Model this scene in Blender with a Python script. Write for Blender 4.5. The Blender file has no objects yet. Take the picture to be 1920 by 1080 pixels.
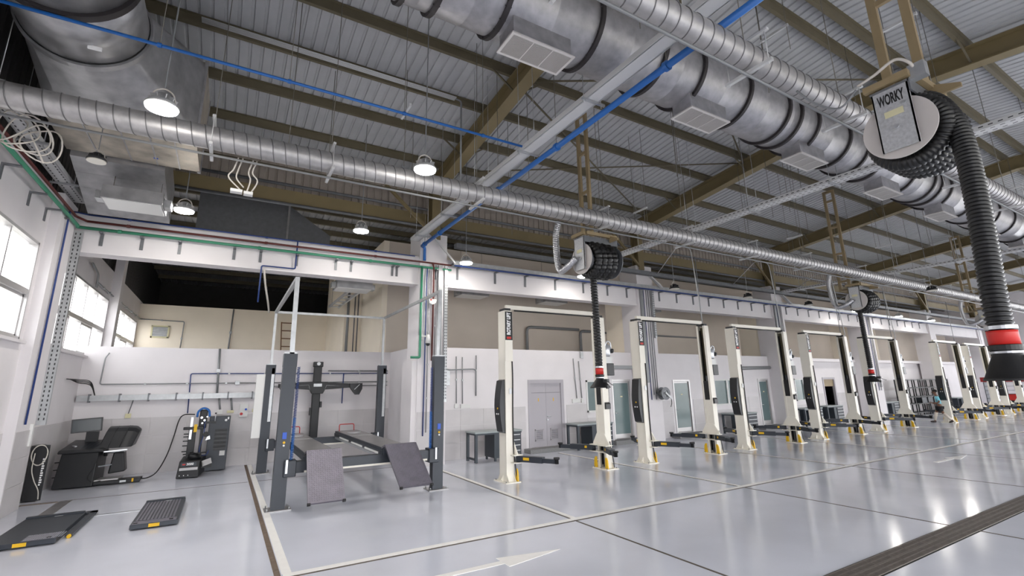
import bpy, math, random
from mathutils import Vector, Matrix, Quaternion
random.seed(7)
R = math.radians
scene = bpy.context.scene
COL = scene.collection

# ------------------------------------------------------------------ camera, world, exposure
cam_data = bpy.data.cameras.new('camera')
cam = bpy.data.objects.new('camera', cam_data)
COL.objects.link(cam)
scene.camera = cam
cam_data.sensor_width = 36.0
cam_data.lens = 887.5 / 1920 * 36
cam_data.shift_y = -22.7 / 1920
cam_data.clip_end = 300
yaw, pitch, roll = R(30.8), R(13.14), R(-1.014)
Fv = Vector((math.sin(yaw) * math.cos(pitch), math.cos(yaw) * math.cos(pitch), math.sin(pitch)))
Rv = Vector((math.cos(yaw), -math.sin(yaw), 0))
Uv = Rv.cross(Fv)
R2 = Rv * math.cos(roll) + Uv * math.sin(roll)
U2 = -Rv * math.sin(roll) + Uv * math.cos(roll)
cam.matrix_world = Matrix(((R2.x, U2.x, -Fv.x, 0), (R2.y, U2.y, -Fv.y, 0), (R2.z, U2.z, -Fv.z, 2.35), (0, 0, 0, 1)))

world = bpy.data.worlds.new('overcast_sky')
scene.world = world
world.use_nodes = True
bg = world.node_tree.nodes['Background']
bg.inputs['Color'].default_value = (0.97, 0.98, 1.0, 1)
bg.inputs['Strength'].default_value = 2.6
scene.view_settings.view_transform = 'Standard'
scene.view_settings.look = 'None'
scene.view_settings.gamma = 1.0
scene.view_settings.exposure = 1.48
LAMP_ON = 60.0

# ------------------------------------------------------------------ helpers
def srgb(r, g, b):
    f = lambda c: (c / 255 / 12.92) if c / 255 <= 0.04045 else ((c / 255 + 0.055) / 1.055) ** 2.4
    return (f(r), f(g), f(b), 1)

MATS = {}
def mat(name, col, rough=0.5, metal=0.0, var=0.0, scale=3.0, bump=0.0, bscale=40.0, rvar=0.0, emit=0.0, spec=None, stretch=None, alpha_glass=False):
    m = bpy.data.materials.new(name)
    m.use_nodes = True
    nt = m.node_tree
    b = nt.nodes['Principled BSDF']
    c = srgb(*col)
    b.inputs['Base Color'].default_value = c
    b.inputs['Roughness'].default_value = rough
    b.inputs['Metallic'].default_value = metal
    if spec is not None:
        b.inputs['Specular IOR Level'].default_value = spec
    if emit:
        b.inputs['Emission Color'].default_value = c
        b.inputs['Emission Strength'].default_value = emit
    if var or bump or rvar:
        tc = nt.nodes.new('ShaderNodeTexCoord')
        src = tc.outputs['Object']
        if stretch:
            mp = nt.nodes.new('ShaderNodeMapping')
            mp.inputs['Scale'].default_value = stretch
            nt.links.new(src, mp.inputs['Vector'])
            src = mp.outputs['Vector']
        n = nt.nodes.new('ShaderNodeTexNoise')
        n.inputs['Scale'].default_value = scale
        n.inputs['Detail'].default_value = 5
        nt.links.new(src, n.inputs['Vector'])
        if var:
            rp = nt.nodes.new('ShaderNodeValToRGB')
            lo = tuple(max(0, x * (1 - var)) for x in c[:3]) + (1,)
            hi = tuple(min(1, x * (1 + var)) for x in c[:3]) + (1,)
            rp.color_ramp.elements[0].position = 0.3; rp.color_ramp.elements[0].color = lo
            rp.color_ramp.elements[1].position = 0.7; rp.color_ramp.elements[1].color = hi
            nt.links.new(n.outputs['Fac'], rp.inputs['Fac'])
            nt.links.new(rp.outputs['Color'], b.inputs['Base Color'])
        if rvar:
            mr = nt.nodes.new('ShaderNodeMapRange')
            mr.inputs['From Min'].default_value = 0.3; mr.inputs['From Max'].default_value = 0.7
            mr.inputs['To Min'].default_value = max(0.02, rough - rvar); mr.inputs['To Max'].default_value = rough + rvar
            nt.links.new(n.outputs['Fac'], mr.inputs['Value'])
            nt.links.new(mr.outputs['Result'], b.inputs['Roughness'])
        if bump:
            n2 = nt.nodes.new('ShaderNodeTexNoise')
            n2.inputs['Scale'].default_value = bscale
            nt.links.new(src, n2.inputs['Vector'])
            bp = nt.nodes.new('ShaderNodeBump')
            bp.inputs['Strength'].default_value = bump
            bp.inputs['Distance'].default_value = 0.01
            nt.links.new(n2.outputs['Fac'], bp.inputs['Height'])
            nt.links.new(bp.outputs['Normal'], b.inputs['Normal'])
    MATS[name] = m
    return m

def glass_mat(name, col, opacity, rough=0.05):
    """thin window glass: a clear pane mixed with a glossy coat and some tint"""
    m = bpy.data.materials.new(name); m.use_nodes = True
    nt = m.node_tree; nt.nodes.clear()
    out = nt.nodes.new('ShaderNodeOutputMaterial')
    tr = nt.nodes.new('ShaderNodeBsdfTransparent')
    pr = nt.nodes.new('ShaderNodeBsdfPrincipled')
    pr.inputs['Base Color'].default_value = srgb(*col); pr.inputs['Roughness'].default_value = rough
    mx = nt.nodes.new('ShaderNodeMixShader'); mx.inputs[0].default_value = opacity
    nt.links.new(tr.outputs[0], mx.inputs[1]); nt.links.new(pr.outputs[0], mx.inputs[2]); nt.links.new(mx.outputs[0], out.inputs[0])
    MATS[name] = m

mat('epoxy_floor', (217, 220, 231), 0.14, 0, 0.04, 0.7, 0.02, 3.0, 0.05, spec=0.6)
mat('white_paint', (226, 222, 224), 0.7, 0, 0.03, 1.2, 0.05, 30)
mat('cream_paint', (250, 239, 221), 0.8, 0, 0.03, 1.0)
mat('taupe_paint', (218, 207, 195), 0.8, 0, 0.03, 1.0)  # one even beige, darker than the cream walls
mat('dado_tile', (200, 196, 197), 0.35, 0, 0.04, 2.0)
mat('grout', (176, 172, 172), 0.8)
mat('roof_sheet', (178, 179, 181), 0.5, 0.0, 0.06, 2.0, spec=0.3)
mat('cladding_sheet', (166, 156, 146), 0.6, 0, 0.08, 3.0)
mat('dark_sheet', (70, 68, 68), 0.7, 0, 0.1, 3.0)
mat('purlin_steel', (104, 96, 76), 0.55, 0, 0.08, 2.0)
mat('rafter_steel', (128, 114, 82), 0.5, 0, 0.06, 2.0)
mat('tan_steel', (150, 132, 100), 0.5, 0, 0.06, 3.0)
mat('galvanised', (176, 175, 178), 0.46, 0.72, 0.16, 7.0, 0.10, 50, 0.06)
mat('galvanised_dull', (170, 170, 172), 0.42, 0.7, 0.2, 4.0, 0.05, 30, 0.08)
mat('galvanised_stained', (176, 168, 156), 0.5, 0.5, 0.3, 3.0, 0.05, 30, 0.08)
mat('spiral_steel', (184, 182, 182), 0.48, 0.7, 0.12, 10.0, 0.06, 60, 0.05)
mat('flange_black', (48, 44, 46), 0.5, 0.1)
mat('grille_white', (214, 210, 206), 0.5)
mat('grille_slot', (84, 80, 78), 0.6)
mat('zinc', (180, 182, 184), 0.4, 0.6, 0.1, 8.0)
mat('reel_plate', (190, 191, 193), 0.42, 0.35, 0.14, 30.0, 0.1, 90)
mat('reel_disc', (196, 190, 186), 0.5, 0.0, 0.04, 3.0)
mat('concrete_ground', (158, 156, 150), 0.85, 0, 0.08, 1.0)
mat('seam_steel', (126, 125, 126), 0.5, 0.6)  # shade along the spiral duct seams, put into a darker steel colour
mat('zinc_dark', (120, 122, 126), 0.5, 0.5, 0.1, 8.0)
mat('tray_white', (206, 206, 206), 0.5, 0.1)
mat('slot_dark', (60, 60, 62), 0.7)
mat('pipe_blue', (32, 98, 172), 0.4)
mat('pipe_navy', (38, 62, 122), 0.4)
mat('pipe_green', (62, 138, 108), 0.45)
mat('pipe_red', (96, 44, 40), 0.5)
mat('conduit_grey', (140, 142, 144), 0.45, 0.3)
mat('rod_steel', (120, 116, 108), 0.5, 0.4)
mat('slate_metal', (46, 51, 59), 0.42, 0.1, 0.05, 4.0)
mat('black_metal', (24, 25, 28), 0.45, 0.1)
mat('black_rubber', (22, 22, 23), 0.5)
mat('black_plastic', (34, 35, 38), 0.4)
mat('hose_black', (19, 19, 20), 0.36)
mat('tread_plate', (128, 124, 134), 0.36, 0.7, 0.1, 6.0, 0.4, 60)
mat('runway_steel', (150, 148, 148), 0.32, 0.5, 0.1, 4.0)
mat('bright_steel', (196, 198, 202), 0.3, 0.7)
mat('cream_metal', (236, 231, 219), 0.42, 0, 0.02, 3.0)
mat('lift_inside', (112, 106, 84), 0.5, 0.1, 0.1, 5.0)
mat('yellow', (224, 178, 20), 0.5)
mat('red', (196, 40, 34), 0.45)
mat('dark_red', (150, 34, 34), 0.5)
mat('white_print', (235, 235, 235), 0.5)
mat('black_print', (26, 26, 28), 0.5)
mat('blue_plastic', (34, 84, 190), 0.4)
mat('red_plastic', (190, 36, 40), 0.4)
mat('box_white', (222, 222, 220), 0.5)
mat('box_yellowish', (214, 208, 170), 0.5)
mat('bench_top', (150, 158, 158), 0.4, 0.1)
mat('bench_dark', (46, 54, 62), 0.45, 0.1)
mat('door_grey', (176, 172, 178), 0.5)
mat('aluminium', (192, 190, 190), 0.35, 0.5)
mat('frosted_glass', (94, 114, 115), 0.18, 0, 0.05, 2.0)
mat('step_stone', (132, 132, 132), 0.7, 0, 0.25, 40.0)
mat('line_white', (250, 248, 244), 0.4, 0, 0.03, 6.0)
mat('joint_dark', (92, 84, 76), 0.7, 0, 0.2, 10)
mat('joint_brown', (112, 96, 82), 0.7, 0, 0.25, 14)
mat('grate_steel', (116, 108, 102), 0.5, 0.4, 0.15, 12)
mat('drain_black', (28, 27, 27), 0.8)
mat('foil_duct', (190, 190, 194), 0.3, 0.85, 0.1, 20.0, 0.3, 40)
mat('lamp_body', (190, 190, 190), 0.4, 0.3)
mat('lamp_dark', (60, 60, 62), 0.5, 0.2)
mat('lamp_off', (222, 218, 208), 0.4)
mat('grille_slat', (186, 182, 178), 0.5)
mat('lamp_diffuser', (255, 250, 242), 0.4, emit=LAMP_ON)
mat('cable_white', (206, 200, 192), 0.5)
mat('brown_wood', (128, 96, 66), 0.6)
mat('screen_dark', (66, 72, 76), 0.2)
mat('skin', (112, 76, 58), 0.6)
mat('hair_black', (22, 18, 18), 0.7)
mat('shirt_blue', (118, 190, 206), 0.8)
mat('shorts_black', (24, 24, 28), 0.8)
mat('trouser_cream', (206, 196, 184), 0.8)
mat('shoe_dark', (40, 30, 28), 0.6)
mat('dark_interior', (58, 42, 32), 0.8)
glass_mat('window_glass', (220, 230, 235), 0.12)

class MB:
    """collects geometry for ONE mesh object; coordinates are relative to origin o"""
    def __init__(self, o=(0, 0, 0)):
        self.v = []; self.f = []; self.s = []; self.o = Vector(o)
    def add(self, vs, fs, smooth=False, M=None):
        n = len(self.v)
        for p in vs:
            p = Vector(p)
            if M is not None: p = M @ p
            self.v.append(p - self.o)
        for f in fs:
            self.f.append(tuple(i + n for i in f)); self.s.append(smooth)
        return self
    def box(self, x0, x1, y0, y1, z0, z1, M=None):
        vs = [(x0, y0, z0), (x1, y0, z0), (x1, y1, z0), (x0, y1, z0), (x0, y0, z1), (x1, y0, z1), (x1, y1, z1), (x0, y1, z1)]
        return self.add(vs, [(0, 3, 2, 1), (4, 5, 6, 7), (0, 1, 5, 4), (1, 2, 6, 5), (2, 3, 7, 6), (3, 0, 4, 7)], False, M)
    def bar(self, a, b, w, h=None, up=(0, 0, 1)):
        """rectangular bar from a to b, w across, h along up"""
        h = w if h is None else h
        a = Vector(a); b = Vector(b); d = (b - a).normalized(); u = Vector(up)
        if abs(d.dot(u)) > 0.98: u = Vector((0, 1, 0))
        s = d.cross(u).normalized(); u = s.cross(d).normalized()
        vs = []
        for p in (a, b):
            for i, j in ((-1, -1), (1, -1), (1, 1), (-1, 1)):
                vs.append(p + s * (w / 2 * i) + u * (h / 2 * j))
        return self.add(vs, [(0, 1, 2, 3), (7, 6, 5, 4), (0, 4, 5, 1), (1, 5, 6, 2), (2, 6, 7, 3), (3, 7, 4, 0)])
    def tube(self, path, r, n=8, caps=True, closed=False):
        """round tube along a list of points; r a number or a list"""
        P = [Vector(p) for p in path]; m = len(P)
        rs = r if isinstance(r, (list, tuple)) else [r] * m
        t0 = (P[1] - P[0]).normalized()
        u = Vector((0, 0, 1)) if abs(t0.z) < 0.9 else Vector((1, 0, 0))
        u = (u - t0 * u.dot(t0)).normalized()
        vs = []; prev = t0
        for i in range(m):
            if closed: t = (P[(i + 1) % m] - P[i - 1]).normalized()
            elif i == 0: t = t0
            elif i == m - 1: t = (P[i] - P[i - 1]).normalized()
            else:
                t = (P[i + 1] - P[i]).normalized() + (P[i] - P[i - 1]).normalized()
                t = t.normalized() if t.length > 1e-6 else prev
            q = prev.rotation_difference(t); u = q @ u; u = (u - t * u.dot(t)).normalized(); prev = t
            w = t.cross(u)
            for k in range(n):
                a = 2 * math.pi * k / n
                vs.append(P[i] + (u * math.cos(a) + w * math.sin(a)) * rs[i])
        fs = []
        for i in range(m if closed else m - 1):
            j = (i + 1) % m
            for k in range(n):
                fs.append((i * n + k, i * n + (k + 1) % n, j * n + (k + 1) % n, j * n + k))
        self.add(vs, fs, True)
        if caps and not closed:
            b = len(self.v) - len(vs)
            self.f.append(tuple(b + k for k in reversed(range(n)))); self.s.append(False)
            self.f.append(tuple(b + (m - 1) * n + k for k in range(n))); self.s.append(False)
        return self
    def cyl(self, a, b, r, n=16):
        return self.tube([a, b], r, n)
    def prism(self, pts, y0, y1, plane='xz', M=None):
        """polygon in a plane, extruded along the third axis"""
        n = len(pts)
        def p3(p, t):
            return {'xz': (p[0], t, p[1]), 'yz': (t, p[0], p[1]), 'xy': (p[0], p[1], t)}[plane]
        vs = [p3(p, y0) for p in pts] + [p3(p, y1) for p in pts]
        fs = [tuple(range(n)), tuple(reversed(range(n, 2 * n)))] + [(i, i + n, (i + 1) % n + n, (i + 1) % n) for i in range(n)]
        return self.add(vs, fs, False, M)
    def ring(self, c, axis, r0, r1, w, n=32):
        """flat band ring: inner r0, outer r1, width w along axis"""
        c = Vector(c); ax = Vector(axis).normalized()
        u = Vector((0, 0, 1)) if abs(ax.z) < 0.9 else Vector((1, 0, 0)); u = (u - ax * u.dot(ax)).normalized(); v = ax.cross(u)
        vs = []
        for k in range(n):
            a = 2 * math.pi * k / n; d = u * math.cos(a) + v * math.sin(a)
            for rr, t in ((r0, -1), (r1, -1), (r1, 1), (r0, 1)):
                vs.append(c + d * rr + ax * (t * w / 2))
        fs = []
        for k in range(n):
            j = (k + 1) % n
            for e in range(4):
                fs.append((k * 4 + e, j * 4 + e, j * 4 + (e + 1) % 4, k * 4 + (e + 1) % 4))
        return self.add(vs, fs, False)
    def mesh(self, name, mname):
        me = bpy.data.meshes.new(name)
        me.from_pydata([tuple(p) for p in self.v], [], self.f)
        me.polygons.foreach_set('use_smooth', self.s)
        me.materials.append(MATS[mname])
        me.update()
        return me
    def build(self, name, mname, parent=None, bevel=0.0, label=None):
        o = bpy.data.objects.new(name, self.mesh(name, mname))
        COL.objects.link(o)
        if parent is None: o.location = self.o
        else:
            o.parent = parent
        if bevel:
            md = o.modifiers.new('soft_edges', 'BEVEL'); md.width = bevel; md.segments = 2; md.limit_method = 'ANGLE'
        if label: o['label'] = label
        return o

def inst(me, name, parent=None, loc=(0, 0, 0), rot=(0, 0, 0), scale=(1, 1, 1)):
    o = bpy.data.objects.new(name, me); COL.objects.link(o)
    o.parent = parent; o.location = loc; o.rotation_euler = rot; o.scale = scale
    return o
def tag(o, label, cat, group=None):
    o['label'] = label; o['category'] = cat
    if group: o['group'] = group
    return o
def thing(name, label, cat, loc=(0, 0, 0), rz=0.0, group=None):
    o = bpy.data.objects.new(name, None); COL.objects.link(o)
    o.empty_display_size = 0.2; o.location = loc; o.rotation_euler = (0, 0, rz)
    return tag(o, label, cat, group)
def struct(o, label=None, cat=None):
    o['kind'] = 'structure'
    if label: o['label'] = label
    if cat: o['category'] = cat
    return o
def sempty(name, loc, label=None, cat=None):
    o = bpy.data.objects.new(name, None); COL.objects.link(o); o.location = loc; o.empty_display_size = 0.2
    return struct(o, label, cat)
def copy_tree(o, parent=None):
    c = o.copy(); COL.objects.link(c); c.parent = parent
    for ch in list(o.children): copy_tree(ch, c)
    return c
_dg = None
def text_obj(s, size, name, mname, parent, M, ext=0.004, bold=0.0, width=None):
    """flat lettering as a mesh; M maps text x,y,z into the parent's frame; width squeezes it to a length"""
    cu = bpy.data.curves.new('lettering', 'FONT'); cu.body = s; cu.size = size; cu.extrude = ext; cu.offset = bold
    cu.align_x = 'CENTER'; cu.align_y = 'CENTER'
    t = bpy.data.objects.new('lettering', cu); COL.objects.link(t)
    dg = bpy.context.evaluated_depsgraph_get(); dg.update()
    me = bpy.data.meshes.new_from_object(t.evaluated_get(dg))
    bpy.data.objects.remove(t)
    if width:
        xs = [v.co.x for v in me.vertices]; k = width / (max(xs) - min(xs))
        me.transform(Matrix.Diagonal((k, 1, 1, 1)))
    me.transform(M)
    me.materials.clear(); me.materials.append(MATS[mname])
    o = bpy.data.objects.new(name, me); COL.objects.link(o); o.parent = parent
    return o
def arc(c, r, a0, a1, n, plane='xz'):
    out = []
    for i in range(n + 1):
        a = a0 + (a1 - a0) * i / n
        p, q = c[0] + r * math.cos(a), c[1] + r * math.sin(a)
        out.append((p, q))
    return out
def roundpath(P, r=0.06, n=4):
    """polyline with rounded corners"""
    P = [Vector(p) for p in P]; out = [P[0]]
    for i in range(1, len(P) - 1):
        a = (P[i - 1] - P[i]); b = (P[i + 1] - P[i]); k = min(r, a.length * 0.45, b.length * 0.45)
        s = P[i] + a.normalized() * k; e = P[i] + b.normalized() * k
        for j in range(n + 1):
            t = j / n
            out.append((s * (1 - t) + P[i] * t) * (1 - t) + (P[i] * (1 - t) + e * t) * t)
    out.append(P[-1]); return out
# ------------------------------------------------------------------ FLOOR with its lines, joints, arrows and drain
XE = 62.0
fl = MB().box(-3.95, XE, -6.9, 34, -0.25, 0).build('floor', 'epoxy_floor'); struct(fl, 'glossy pale grey epoxy floor of the workshop', 'floor')
BAYX = [5.68, 10.55, 15.45, 20.5, 25.45, 30.4, 35.4, 40.4, 45.4, 50.4, 55.4]
def strip(name, m, x0, x1, y0, y1, h=0.004):
    return MB().box(x0, x1, y0, y1, -0.002, h).build(name, m, fl)
strip('aisle_line', 'line_white', 0.9, XE - 1, 7.40, 7.53)
strip('floor_joint', 'joint_dark', 0.9, XE - 1, 7.35, 7.395, 0.003)
strip('bay_line', 'line_white', 0.89, 1.01, 7.53, 18.6)
strip('floor_joint', 'joint_brown', 0.80, 0.875, 5.0, 18.6, 0.003)
for i, x in enumerate(BAYX):
    strip('bay_line', 'line_white', x - 0.03, x + 0.07, 7.53, 14.6 if i else 14.0)
    strip('floor_joint', 'joint_dark', x - 0.075, x - 0.035, -6.5, 14.6 if i else 14.0, 0.003)
strip('floor_joint', 'joint_dark', -3.6, 0.78, 15.17, 15.20, 0.003)
strip('floor_joint', 'joint_dark', 1.02, 5.1, 15.17, 15.20, 0.003)
strip('floor_joint', 'joint_dark', 1.02, XE - 1, -2.6, -2.56, 0.003)
strip('steel_channel_cover', 'bright_steel', -2.25, -1.15, 12.98, 13.07, 0.006)
strip('steel_channel_cover', 'runway_steel', -2.95, -2.72, 13.2, 15.1, 0.006)
strip('steel_channel_cover', 'joint_brown', -3.65, -2.95, 15.02, 15.1, 0.006)
def floor_arrow(x, y, L):
    pts = [(x, y - 0.06), (x + L * 0.5, y - 0.06), (x + L * 0.5, y - 0.19), (x + L, y), (x + L * 0.5, y + 0.19), (x + L * 0.5, y + 0.06), (x, y + 0.06)]
    MB().prism(pts, -0.002, 0.004, 'xy').build('direction_arrow', 'line_white', fl)
floor_arrow(2.55, 6.3, 1.95); floor_arrow(17.9, 6.32, 2.4); floor_arrow(36.0, 6.32, 2.4)
# drain: channel and grates
dr = MB().box(0.5, 58, 3.30, 3.70, -0.002, 0.002).build('drain_channel', 'drain_black', fl)
g = MB()
for k in range(24):
    g.box(0.02 + k * 0.02, 0.032 + k * 0.02, -0.075, 0.075, 0.002, 0.010)
g.box(0, 0.5, -0.088, -0.070, 0.002, 0.012); g.box(0, 0.5, 0.070, 0.088, 0.002, 0.012); g.box(0, 0.014, -0.07, 0.07, 0.002, 0.012); g.box(0.486, 0.5, -0.07, 0.07, 0.002, 0.012)
g.box(0, 0.5, -0.012, 0.012, 0.002, 0.011)
gm = g.mesh('drain_grate', 'grate_steel')
for k in range(80):
    for yy in (3.41, 3.59):
        inst(gm, 'drain_grate', fl, (4.0 + k * 0.505, yy, 0))

# ------------------------------------------------------------------ walls
def wall_open(mb, a0, a1, z0, z1, t0, t1, holes, axis='x'):
    """wall slab along axis with rectangular holes (a0,a1,z0,z1)"""
    cuts = sorted(set([a0, a1] + [h[0] for h in holes] + [h[1] for h in holes]))
    cuts = [c for c in cuts if a0 <= c <= a1]
    for i in range(len(cuts) - 1):
        c0, c1 = cuts[i], cuts[i + 1]; m = (c0 + c1) / 2
        hs = sorted([(h[2], h[3]) for h in holes if h[0] < m < h[1]])
        z = z0
        for (h0, h1) in hs + [(z1, z1)]:
            if h0 > z + 1e-6:
                if axis == 'x': mb.box(c0, c1, t0, t1, z, h0)
                else: mb.box(t0, t1, c0, c1, z, h0)
            z = max(z, h1)
    return mb
WIN_L = [(9.3, 13.42, 3.43, 5.5), (15.35, 20.7, 3.45, 5.48), (21.3, 26.85, 3.6, 5.48)]
wl = wall_open(MB(), -6.9, 15.3, 0, 6.75, -3.95, -3.7, WIN_L[:1], 'y')
wall_open(wl, 15.3, 34, 0, 6.45, -3.95, -3.7, WIN_L[1:], 'y')
wl = wl.build('wall_left', 'white_paint'); struct(wl, 'white end wall with high aluminium windows', 'wall')
# white pier on that wall and the pilaster between its far windows
struct(MB((-3.7, 14.1, 0)).box(-3.7, -3.52, 13.62, 14.72, 0, 6.75).build('pillar_left', 'white_paint'), 'flat white pier on the windowed wall', 'pillar')
struct(MB((-3.7, 21, 0)).box(-3.7, -3.45, 20.75, 21.25, 0, 7.6).build('pillar_back', 'white_paint'), 'slim white pilaster between the two far windows', 'pillar')
# corrugated cladding meshes: one sheet = 1 m wide with four ribs
def rib_sheet(length_pts, depth=0.035, flip=False):
    prof = []
    for k in range(4):
        x = k * 0.25
        prof += [(x, 0), (x + 0.175, 0), (x + 0.19, depth), (x + 0.235, depth)]
    prof.append((1.0, 0))
    return prof
def sheet_mesh(p0, p1, name, m, up=(0, 0, 1), depth=0.035):
    """ribbed sheet, ribs running from p0 to p1, 1 m wide along X (p given as (y,z))"""
    prof = rib_sheet(None, depth)
    mb = MB(); U = Vector(up) ; n = len(prof); vs = []
    for (y, z) in (p0, p1):
        for (x, d) in prof: vs.append(Vector((x, y, z)) + U * d)
    # a closed thin sheet: upper copy 4 mm above
    vs2 = [v + U * 0.004 for v in vs]
    fs = [(i, i + n, i + 1 + n, i + 1) for i in range(n - 1)]
    mb.add(vs, fs); mb.add(vs2, [tuple(reversed(f)) for f in fs])
    return mb.mesh(name, m)
RY, RZ, SL = 4.5, 10.18, 0.11
def zf(y): return RZ - SL * abs(y - RY)            # underside of the rafters
ZS = 0.74                                         # sheet above that
ceil = sempty('ceiling', (0, 4.5, 10), 'grey ribbed metal roof on brown steel purlins and rafters', 'ceiling')
def cparent(o): o.parent = ceil; o.location = Vector(o.location) - Vector((0, 4.5, 10)); return o
sA = sheet_mesh((RY, zf(RY) + ZS), (15.6, zf(15.6) + ZS), 'roof_sheet', 'roof_sheet')
sB = sheet_mesh((RY, zf(RY) + ZS), (-7.0, zf(-7.0) + ZS), 'roof_sheet', 'roof_sheet')
for k in range(-4, 62):
    cparent(inst(sA, 'roof_sheet', None, (k, 0, 0))); cparent(inst(sB, 'roof_sheet', None, (k, 0, 0)))
for y in (14.0, 12.4, 10.8, 9.2, 7.6, 6.0, 4.8, 4.2, 3.0, 1.4, -0.2, -1.8, -3.4, -5.0):
    z = zf(y) + ZS
    mb = MB((0, 4.5, 10)); mb.box(-3.8, XE, y - 0.012, y + 0.012, z - 0.21, z); mb.box(-3.8, XE, y - 0.012, y + 0.075, z - 0.222, z - 0.21); mb.box(-3.8, XE, y - 0.075, y + 0.012, z - 0.012, z - 0.002)
    mb.build('purlin', 'purlin_steel', ceil)
RAFX = [-3.3, 5.72, 15.45, 25.55, 35.6, 45.7, 55.7]
for x in RAFX:
    o = MB((0, 4.5, 10))
    for (ya, yb) in ((14.9, RY), (RY, -6.5)):
        za, zb = zf(ya), zf(yb)
        for (w, h0, h1) in ((0.34, 0, 0.035), (0.016, 0.035, 0.49), (0.34, 0.49, 0.52)):
            vs = []
            for (y, z) in ((ya, za), (yb, zb)):
                vs += [(x - w / 2, y, z + h0), (x + w / 2, y, z + h0), (x + w / 2, y, z + h1), (x - w / 2, y, z + h1)]
            o.add(vs, [(0, 1, 2, 3), (7, 6, 5, 4), (0, 4, 5, 1), (1, 5, 6, 2), (2, 6, 7, 3), (3, 7, 4, 0)])
    o.build('rafter', 'rafter_steel', ceil)
# eave columns, bracing and struts under the roof
for x in RAFX[1:]:
    mb = MB((0, 4.5, 10)); mb.box(x - 0.16, x + 0.16, 14.62, 14.65, 7.3, zf(14.7) + 0.1); mb.box(x - 0.16, x + 0.16, 15.0, 15.03, 7.3, zf(14.7) + 0.1); mb.box(x - 0.01, x + 0.01, 14.65, 15.0, 7.3, zf(14.7) + 0.1)
    mb.build('steel_column', 'rafter_steel', ceil)
for i in range(len(RAFX) - 1):
    x0, x1 = RAFX[i], RAFX[i + 1]
    for (ya, yb) in ((14.2, 9.3), (9.3, 4.6)):
        za, zb = zf(ya) + 0.48, zf(yb) + 0.48
        if i == 1:
            MB((0, 4.5, 10)).tube([(x0, ya, za), (x1, yb, zb)], 0.028, 6).build('roof_brace', 'purlin_steel', ceil)
            MB((0, 4.5, 10)).tube([(x0, yb, zb), (x1, ya, za)], 0.028, 6).build('roof_brace', 'purlin_steel', ceil)
    MB((0, 4.5, 10)).tube([(x0, 14.5, 8.75), (x1, 14.5, 8.75)], 0.055, 8).build('roof_strut', 'purlin_steel', ceil)
    for s, xx in ((1, x0), (-1, x1)):                                  # flange stays of the rafters
        for y in (12.4, 9.2, 6.0, 3.0):
            MB((0, 4.5, 10)).bar((xx, y, zf(y) + 0.03), (xx + s * 0.75, y, zf(y) + 0.56), 0.04, 0.04).build('flange_stay', 'purlin_steel', ceil)
    MB((0, 4.5, 10)).bar((x1 - 1.9, 14.6, 9.0), (x1 - 0.15, 14.6, 7.45), 0.09, 0.09).build('knee_brace', 'rafter_steel', ceil)
# cladding above the concrete beam, girts
wc = sempty('wall_back_upper', (0, 15.35, 8.3), 'brown grey ribbed cladding above the white beam', 'wall')
cs = sheet_mesh((15.35, 8.35), (15.35, 9.9), 'cladding_sheet', 'cladding_sheet', up=(0, 1, 0))
for k in range(-4, 62):
    inst(cs, 'cladding_sheet', wc, (k, -15.35, -8.3))
W0 = (0, 15.35, 8.3)
MB(W0).box(-3.8, XE, 15.10, 15.32, 7.93, 8.33).build('girt', 'rafter_steel', wc)
MB(W0).tube([(-3.7, 15.05, 8.48), (XE, 15.05, 8.48)], 0.05, 8).build('girt_pipe', 'zinc_dark', wc)
MB(W0).tube([(-3.7, 15.05, 7.86), (XE, 15.05, 7.86)], 0.05, 8).build('girt_pipe', 'zinc_dark', wc)
wc2 = sempty('wall_left_upper', (-3.85, 5, 6.75), 'dark ribbed cladding above the windowed wall', 'wall')
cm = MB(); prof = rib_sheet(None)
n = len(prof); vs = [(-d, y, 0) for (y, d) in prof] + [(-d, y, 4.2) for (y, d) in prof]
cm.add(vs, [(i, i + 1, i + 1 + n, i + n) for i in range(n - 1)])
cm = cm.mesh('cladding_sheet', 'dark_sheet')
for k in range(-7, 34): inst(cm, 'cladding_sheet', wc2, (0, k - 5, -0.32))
# annex roof behind the hall, lower and unlit
ar = sempty('roof_back', (0, 20, 8.6), 'dark ribbed underside of the lower roof behind', 'ceiling')
am = sheet_mesh((-4.65, 0.12), (14, -0.5), 'roof_sheet', 'roof_sheet')
for k in range(-4, 62): inst(am, 'roof_sheet', ar, (k, 0, 0.6))
for y in (16.2, 17.4, 18.6, 19.8, 21.0, 22.4, 24, 26, 28, 30, 32):
    z = 9.2 + 0.12 - 0.033 * (y - 15.35)
    MB((0, 20, 8.6)).box(-3.8, XE, y - 0.06, y + 0.06, z - 0.22, z - 0.01).build('purlin', 'purlin_steel', ar)
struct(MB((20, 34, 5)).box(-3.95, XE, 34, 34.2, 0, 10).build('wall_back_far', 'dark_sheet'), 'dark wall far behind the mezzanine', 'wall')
# end wall
struct(MB((XE, 3, 0)).box(XE, XE + 0.2, 7, 34, 0, 11).build('wall_right', 'white_paint'), 'pale wall at the far end of the hall', 'wall')

struct(MB((28, -6.9, 5)).box(-3.95, XE, -7.1, -6.9, 5.0, 10.5).build('wall_front', 'white_paint'), 'wall above the open roller doors on the near side', 'wall')  # added out of view to cut the sky light reaching the ceiling
struct(MB((28, -40, -0.3)).box(-90, 150, -110, -6.9, -0.35, -0.02).box(-90, -3.95, -6.9, 90, -0.35, -0.02).build('ground', 'concrete_ground'), 'pale concrete yard outside the building', 'ground')  # added out of view so the sky does not light the ceiling from below
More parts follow.
